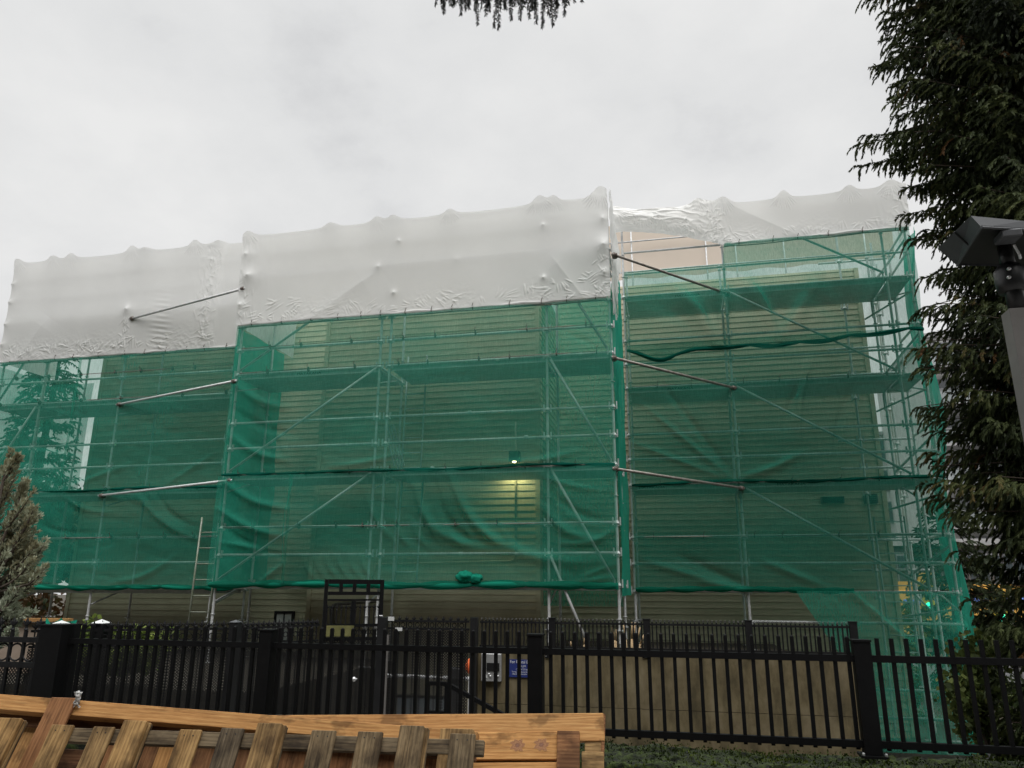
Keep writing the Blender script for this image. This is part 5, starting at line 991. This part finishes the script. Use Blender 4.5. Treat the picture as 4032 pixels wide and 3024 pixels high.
for (x0, y0, x1, y1, n_, tn_) in ((-60, 2150, 45, 1770, 7, .4), (-40, 2250, 100, 1900, 8, .42), (-20, 2300, 130, 2020, 8, .45), (-20, 2350, 125, 2130, 7, .4), (0, 2340, 172, 2155, 6, .55), (-30, 2420, 150, 2270, 7, .45), (-30, 2450, 70, 2330, 7, .65), (-50, 2500, 95, 2425, 6, .8), (-60, 2560, 60, 2500, 5, .75), (-80, 2200, 20, 1890, 8, .35), (-90, 2400, 40, 2100, 10, .3), (0, 2095, 135, 2045, 3, .7)):
    for i in range(n_):
        f_ = rj.uniform(.15, .9); xs0 = x0+(x1-x0)*f_*.9; ys0 = y0+(y1-y0)*f_*.9; lx = (x1-x0)*(1-f_)*.8+rj.normal(22, 26); ly = (y1-y0)*(1-f_)*.5-rj.uniform(25, 75); dd_ = rj.normal(0, .12)
        pl.append((J(xs0, ys0, dd_), J(xs0+lx, ys0+ly, dd_+rj.normal(0, .08)), .085, 85, tn_+rj.normal(0, .14)))
    pl.append((J(x0, y0), J(x1, y1), .07, 260, tn_))
plume('juniper_shrub', 'grey green juniper with feathery plumes at the left edge', pl, 'juniper', 4, ln=.05, rd=.010, root=PY(-70, 2350, 7.4), loc=tuple(PY(-60, 2900, 7.4).xy)+(-1.1,))
k = MB(); q = PY(-70, 2300, 7.4); k.path([(q.x, 7.4, -1.08), (q.x, 7.4, q.z)], [.09, .05], 8); k.build('trunk', 'bark', [o for o in COL.objects if o.name == 'juniper_shrub'][0], True)
# conifers beyond the left wing and behind the right corner
cone = lambda z0, zt, r: (lambda z, a: r*max(0, 1-(z-z0)/(zt-z0))**.8)
spruce('conifer_tree', 'tall conifer with sky gaps seen through the nets of the left wing', -20.4, 20.5, -1.1, 10.0, cone(-1.1, 11.0, 2.3), 'far_leaf', dz=.36, nb=9, step=.20, hang=(.3, .8), ln=.17, rd=.026, barbs=3, spread=.5, flat_=True, seed=12, az=(3.0, 6.6))
spruce('conifer_tree', 'darker conifer at the far left beyond the end net', -26.0, 23.5, -1.1, 6.8, cone(-1.1, 8, 3.0), 'far_leaf', dz=.5, nb=8, step=.3, hang=(.3, .8), ln=.34, rd=.06, seed=13, az=(3.2, 6.8))
q = PY(3640, 2200, 23); spruce('conifer_tree', 'soft green conifer behind the right corner net', q.x+.6, 23, -1.1, PY(3640, 1960, 23).z, cone(-1.1, PY(3640, 1930, 23).z, 2.4), 'far_leaf', dz=.36, nb=8, step=.20, hang=(.3, .7), ln=.17, rd=.025, barbs=3, spread=.5, flat_=True, seed=14, az=(2.6, 6.4))
def bush(name, label, c, s, n, m, seed, ls=.07, cat='shrub', group=None):
    rg_ = np.random.default_rng(seed); t = thing(name, label, cat, (c[0], c[1], c[2]-s[2]), group); cl = rg_.normal(0, .55, (14, 3)); P_ = []; 
    for i in range(n):
        o_ = cl[rg_.integers(14)]; v = o_+rg_.normal(0, .22, 3); P_.append([c[0]+v[0]*s[0], c[1]+v[1]*s[1], max(c[2]-s[2], c[2]+v[2]*s[2])])
    P_ = np.array(P_); n_ = len(P_); D_ = rg_.normal(0, 1, (n_, 3))+np.array([0, -.3, .3]); D_ /= np.linalg.norm(D_, axis=1, keepdims=True); A = np.cross(D_, rg_.normal(size=(n_, 3))); A /= np.linalg.norm(A, axis=1, keepdims=True); l = (ls*rg_.uniform(.6, 1.4, n_))[:, None]
    Q = np.stack([P_, P_+D_*l*.5+A*l*.38, P_+D_*l, P_+D_*l*.5-A*l*.38], 1); quads('foliage', Q, np.repeat(np.clip(rg_.normal(.5, .25, n_), 0, 1), 4), m, t)
    k = MB()
    for i in range(6): v = cl[i]; k.path([(c[0], c[1], c[2]-s[2]), (c[0]+v[0]*s[0]*.5, c[1]+v[1]*s[1]*.5, c[2]-s[2]*.3), (c[0]+v[0]*s[0], c[1]+v[1]*s[1], c[2]+v[2]*s[2])], [.02, .012, .005], 5)
    k.build('stem', 'bark', t); return t
q = PY(345, 2500, 9.3); bush('leafy_shrub', 'yellow green leafy shrub behind the white capped fence post', (q.x, 9.3, q.z-.2), (.30, .25, .30), 1100, 'ivy', 3)
q = PY(530, 2490, 9.5); bush('leafy_shrub', 'leafy shrub spreading along the ornate fence left of the ladder', (q.x, 9.5, q.z-.25), (.55, .25, .26), 1500, 'ivy', 4)
q = PY(150, 2380, 16.5); bush('dark_bush', 'dark autumn coloured bush under the left scaffold wing', (q.x, 16.8, q.z-.5), (2.2, 1.0, 1.6), 3800, 'autumn', 5, .16)
q = PY(3880, 2690, 11.2); bush('garden_shrub', 'green broadleaf shrub behind the fence at the right of the corner net', (q.x, 11.4, q.z-.25), (.42, .4, .60), 2600, 'shrub', 6, .085)
q = PY(4000, 2740, 12.2); bush('garden_shrub', 'yellowish low shrub at the right edge behind the fence', (q.x+.3, 12.2, q.z-.3), (.8, .5, .7), 2800, 'shrub', 7, .08)
q = PY(3900, 2830, 10.2); bush('ground_ivy', 'reddish green ground shrub below the spruce at the right', (q.x+.3, 10.2, -.78), (1.0, .6, .28), 2600, 'autumn', 8, .07)
q = PY(3640, 2700, 17.5); bush('garden_shrub', 'pale green shrub seen through the corner net', (q.x, 19, q.z), (.9, .7, 1.0), 2000, 'shrub', 9, .12)
# pruned stems on the bed behind the low fence
q0 = PY(2480, 2560, 10.2); ps = thing('pruned_shrub', 'hard pruned shrub with pale cut stems beside the scaffold foot', 'shrub', (q0.x, 10.2, .55))
for xb, yb, xt, yt in ((2425, 2555, 2412, 2470), (2428, 2555, 2428, 2478), (2470, 2560, 2455, 2455), (2485, 2560, 2490, 2450), (2490, 2560, 2501, 2452), (2500, 2560, 2520, 2470), (2510, 2560, 2536, 2500), (2515, 2562, 2530, 2525), (2250, 2560, 2246, 2525), (2300, 2555, 2302, 2512)):
    a = PY(xb, yb, 10.2); b_ = PY(xt, yt, 10.2); k = MB(); k.path([(a.x, 10.2, .55), tuple(a.lerp(b_, .4)), tuple(b_)], [.016, .013, .011], 7); k.build('stem', 'cut_stem', ps, True)
# ------------------------------------------------------------------ paved corner, kerb, cover
a = PY(3832, 2915, 11.5); b_ = PY(3925, 2942, 10.8); q = PZ(3835, 2922, -1.0); q2 = PZ(3925, 2945, -1.0); kb_ = MB().beam(q, q2+(q2-q)*.4, .10, .10); tag(kb_.build('yellow_kerb', 'yellow', bev=.01), 'short yellow painted kerb on the paving beside the corner net', 'kerb')
q = PZ(3890, 2975, -1.025); mh = thing('manhole_cover', 'round dark cover set in the pale paving by the mossy ledge', 'cover', tuple(q)); MB().lathe(q, [(.30, 0), (.30, .012), (.27, .016)], 24).build('frame', 'frame_grey', mh); MB().lathe(q+ZA*.004, [(.255, 0), (.255, .016)], 24).build('lid', 'lamp_dark', mh)
# ------------------------------------------------------------------ far street
def block(name, label, xa, xb, Y, zt, dep, wall, floors, z0=-1.1, nwin=6, balc=(), fh=3.0, cat='apartment block'):
    t = thing(name, label, cat, (xa, Y, z0)); MB().box((xa, Y, z0), (xb, Y+dep, zt)).build('wall', wall, t); MB().box((xa-.3, Y-.3, zt+.01), (xb+.3, Y+dep, zt+.35)).build('roof', 'slab', t)
    zf = zt-fh*floors
    for i in range(floors):
        zb = zf+i*fh; w_ = (xb-xa)/nwin
        for j in range(nwin):
            f_ = MB().box((xa+w_*(j+.12), Y-.10, zb+.55), (xa+w_*(j+.88), Y-.004, zb+2.6)).build('window', 'frame_grey', t); MB().box((xa+w_*(j+.17), Y-.13, zb+.65), (xa+w_*(j+.49), Y-.102, zb+2.5)).box((xa+w_*(j+.51), Y-.13, zb+.65), (xa+w_*(j+.83), Y-.102, zb+2.5)).build('pane', 'glass', f_)
        for (u0, u1, d_) in balc:
            b0 = xa+(xb-xa)*u0; b1 = xa+(xb-xa)*u1; bl = MB().box((b0, Y-d_, zb), (b1, Y-.14, zb+.22)).build('balcony', 'slab', t); MB().box((b0, Y-d_, zb+.23), (b1, Y-d_+.03, zb+1.25)).build('balustrade', 'rail_glass', bl)
            k = MB()
            for s_ in np.linspace(b0, b1, 5): k.box((s_-.03, Y-d_-.02, zb+.225), (s_+.03, Y-d_-.005, zb+1.3))
            k.box((b0, Y-d_-.03, zb+1.26), (b1, Y-d_+.05, zb+1.32)); k.build('post', 'frame_grey', bl)
    return t
A = PY(3700, 1700, 62); block('apartment_block', 'grey apartment block with glass balconies behind the spruce', A.x, A.x+22, 62, PY(3700, 1330, 62).z, 16, 'flat_wall', 9, nwin=9, balc=((-.04, .22, 2.2), (.3, .52, 2.0), (.62, .9, 2.0)))
A = PY(3450, 1800, 78); B = PY(3655, 1800, 78); block('apartment_block', 'pale apartment block rising behind the outer end of the right wing', A.x, B.x, 78, PY(3550, 1712, 78).z, 16, 'flat_wall', 7, nwin=5, balc=((.45, .95, 1.6),))
A = PY(3535, 2300, 44); B = PY(4300, 2300, 44); st_ = block('street_building', 'grey street building with orange bands behind the right corner net', A.x, B.x, 44, PY(3700, 2150, 44).z, 10, 'dark_clad', 2, nwin=16, fh=3.0, cat='building')
for (xa, ya, xb, yb, mm, pr) in ((3540, 2500, 3595, 2290, 'orange_clad', .5), (3596, 2300, 3680, 2256, 'orange_clad', .42), (3600, 2438, 4300, 2392, 'orange_clad', 1.2), (3700, 2330, 4300, 2303, 'orange_clad', .46)):
    a = PY(xa, ya, 44); b_ = PY(xb, yb, 44); MB().box((a.x, 44-pr-.2, a.z), (b_.x, 44-.15, b_.z)).build('orange_band', 'orange_clad', st_)
a = PY(3560, 2372, 40); b_ = PY(4300, 2362, 40); bp = thing('blue_pipe', 'blue horizontal street beam above the orange band', 'beam', tuple(a)); MB().tube(a, b_, .14, 8).build('beam_body', 'blue_pipe', bp, True)
for xx in (a.x+.3, a.x+6, b_.x-.3): MB().tube((xx, 40, -1.1), (xx, 40, a.z-.05), .07, 8).build('support', 'blue_pipe', bp)
for px, py, Y, lab in ((3660, 2386, 26, 'green traffic light seen through the corner net'), (3945, 2432, 24, 'green traffic light shining through the spruce branches')):
    q = PY(px, py, Y); t = thing('traffic_light', lab, 'traffic light', (q.x, Y, -1.1)); MB().box((q.x-.17, Y, q.z-.22), (q.x+.17, Y+.25, q.z+.75)).build('housing', 'yellow', t, bev=.02); MB().tube((q.x+.3, Y+.1, -1.095), (q.x+.3, Y+.1, q.z+.9), .06, 8).tube((q.x, Y+.1, q.z+.3), (q.x+.3, Y+.1, q.z+.3), .04, 6).build('pole', 'frame_grey', t)
    for i, mm in ((0, 'green_lamp'), (1, 'lamp_dark'), (2, 'lamp_dark')): MB().lathe((q.x, Y-.002, q.z+i*.3), [(.11, 0), (.10, .03), (.04, .06)], 14, Vector((0, -1, 0))).build('lens', mm, t)
q = PY(3640, 2315, 30); t = thing('street_lamp', 'small pale street lamp arm seen through the corner net', 'street lamp', (q.x+1.4, 30, -1.1)); MB().path([(q.x+1.4, 30, -1.09), (q.x+1.4, 30, q.z-.1), (q.x+.9, 30, q.z+.05), (q.x+.2, 30, q.z)], [.08, .06, .05, .04], 8).build('pole', 'pole', t, True); MB().lathe((q.x, 30, q.z-.06), [(.05, 0), (.28, .03), (.2, .12), (.05, .16)], 12).build('lamp_head', 'white_paint', t)
# more trees far along the street and behind the site so that no horizon is bare
for i, (tx, ty, h_, r_) in enumerate(((-34, 36, 7, 4.0), (-44, 30, 7, 4.0))):
    rg_ = np.random.default_rng(40+i); t = thing('street_tree', ('rounded tree far left behind the conifers', 'bushy tree at the farthest left beyond the conifers')[i], 'tree', (tx, ty, -1.1)); MB().path([(tx, ty, -1.1), (tx+.2, ty, h_*.5)], [.3, .15], 8).build('trunk', 'bark', t, True)
    cl = rg_.normal(0, .5, (30, 3)); n = 6000; v = cl[rg_.integers(30, size=n)]+rg_.normal(0, .16, (n, 3)); P_ = np.array([tx, ty, h_*.6])+v*np.array([r_, r_, h_*.36]); D_ = rg_.normal(0, 1, (n, 3)); Q, tn = sprigs(P_, D_, .5, .16, np.clip(rg_.normal(.4, .2, n), 0, 1), 0); quads('crown', Q, tn, 'far_leaf', t)
# unseen evergreen belt added behind the viewer to block low sky and shade the front
rg_ = np.random.default_rng(90); V_ = []; n = 52000; tx = rg_.choice(np.linspace(-46, 36, 24), n)+rg_.normal(0, 1.6, n); hz = rg_.uniform(0, 1, n)**1.1; P_ = np.stack([tx, -9.5+rg_.normal(0, 1.6, n)*(1-hz*.6), hz*17+rg_.normal(0, .3, n)], -1)
Q, tn = sprigs(P_, rg_.normal(0, 1, (n, 3))+np.array([0, 0, -.6]), 1.15, .42, np.clip(rg_.normal(.3, .15, n), 0, .8), 0); tb_ = quads('added_shade_belt', Q, tn, 'spruce', None); tb_['kind'] = 'stuff'
# ------------------------------------------------------------------ sky and light
wd_ = bpy.data.worlds.new('World'); SC.world = wd_; wd_.use_nodes = True; nt = wd_.node_tree; nt.nodes.clear()
out = N(nt, 'ShaderNodeOutputWorld'); tc = N(nt, 'ShaderNodeTexCoord'); sky = N(nt, 'ShaderNodeTexSky'); sky.sky_type = 'NISHITA'; sky.sun_disc = False; sky.sun_elevation = R_(52); sky.sun_rotation = R_(160); sky.air_density = 1.5; sky.dust_density = 4
bg1 = N(nt, 'ShaderNodeBackground'); bg1.inputs['Strength'].default_value = .06; L(nt, sky.outputs[0], bg1.inputs['Color'])
sp = N(nt, 'ShaderNodeSeparateXYZ'); L(nt, tc.outputs['Generated'], sp.inputs[0])
lc = N(nt, 'ShaderNodeVectorMath', operation='ADD'); lc.inputs[1].default_value = (1.7, 4.2, .6)
mz = N(nt, 'ShaderNodeMath', operation='ADD'); L(nt, sp.outputs['Z'], mz.inputs[0]); mz.inputs[1].default_value = .35
dv = N(nt, 'ShaderNodeVectorMath', operation='DIVIDE'); cb = N(nt, 'ShaderNodeCombineXYZ'); [L(nt, mz.outputs[0], cb.inputs[i]) for i in range(3)]; L(nt, tc.outputs['Generated'], dv.inputs[0]); L(nt, cb.outputs[0], dv.inputs[1])
L(nt, dv.outputs[0], lc.inputs[0]); n1 = noise(nt, lc.outputs[0], 3.6, 8, .6); n2 = noise(nt, lc.outputs[0], 1.5, 4, .5)
am = N(nt, 'ShaderNodeMath', operation='MULTIPLY_ADD'); L(nt, n1, am.inputs[0]); am.inputs[1].default_value = .55; L(nt, n2, am.inputs[2])
cr = ramp(nt, am.outputs[0], [(.56, (.62, .625, .638)), (.72, (.785, .79, .792)), (.90, (.87, .87, .865))])
el = N(nt, 'ShaderNodeMapRange'); el.interpolation_type = 'SMOOTHSTEP'; el.inputs[1].default_value = .68; el.inputs[2].default_value = 1.0; el.inputs[3].default_value = .98; el.inputs[4].default_value = 4.8; L(nt, sp.outputs['Z'], el.inputs[0])
bg2 = N(nt, 'ShaderNodeBackground'); L(nt, cr.outputs[0], bg2.inputs['Color']); L(nt, el.outputs[0], bg2.inputs['Strength'])
mxs = N(nt, 'ShaderNodeMixShader'); mxs.inputs[0].default_value = .96; L(nt, bg1.outputs[0], mxs.inputs[1]); L(nt, bg2.outputs[0], mxs.inputs[2]); L(nt, mxs.outputs[0], out.inputs['Surface'])
sd = bpy.data.lights.new('sun', 'SUN'); sd.energy = 1.5; sd.angle = R_(40); sd.color = (1, .98, .95); so = bpy.data.objects.new('sun', sd); COL.objects.link(so)
sel, saz = R_(52), R_(160); dirv = Vector((math.sin(saz)*math.cos(sel), math.cos(saz)*math.cos(sel), math.sin(sel))); so.rotation_euler = dirv.to_track_quat('Z', 'Y').to_euler(); so.location = (0, -10, 40)
vs = SC.view_settings; vs.view_transform = 'Standard'; vs.look = 'None'; vs.gamma = 1; vs.exposure = 0
SC.cycles.transparent_max_bounces = 24; SC.cycles.max_bounces = 7; SC.cycles.diffuse_bounces = 4; SC.cycles.use_denoising = True
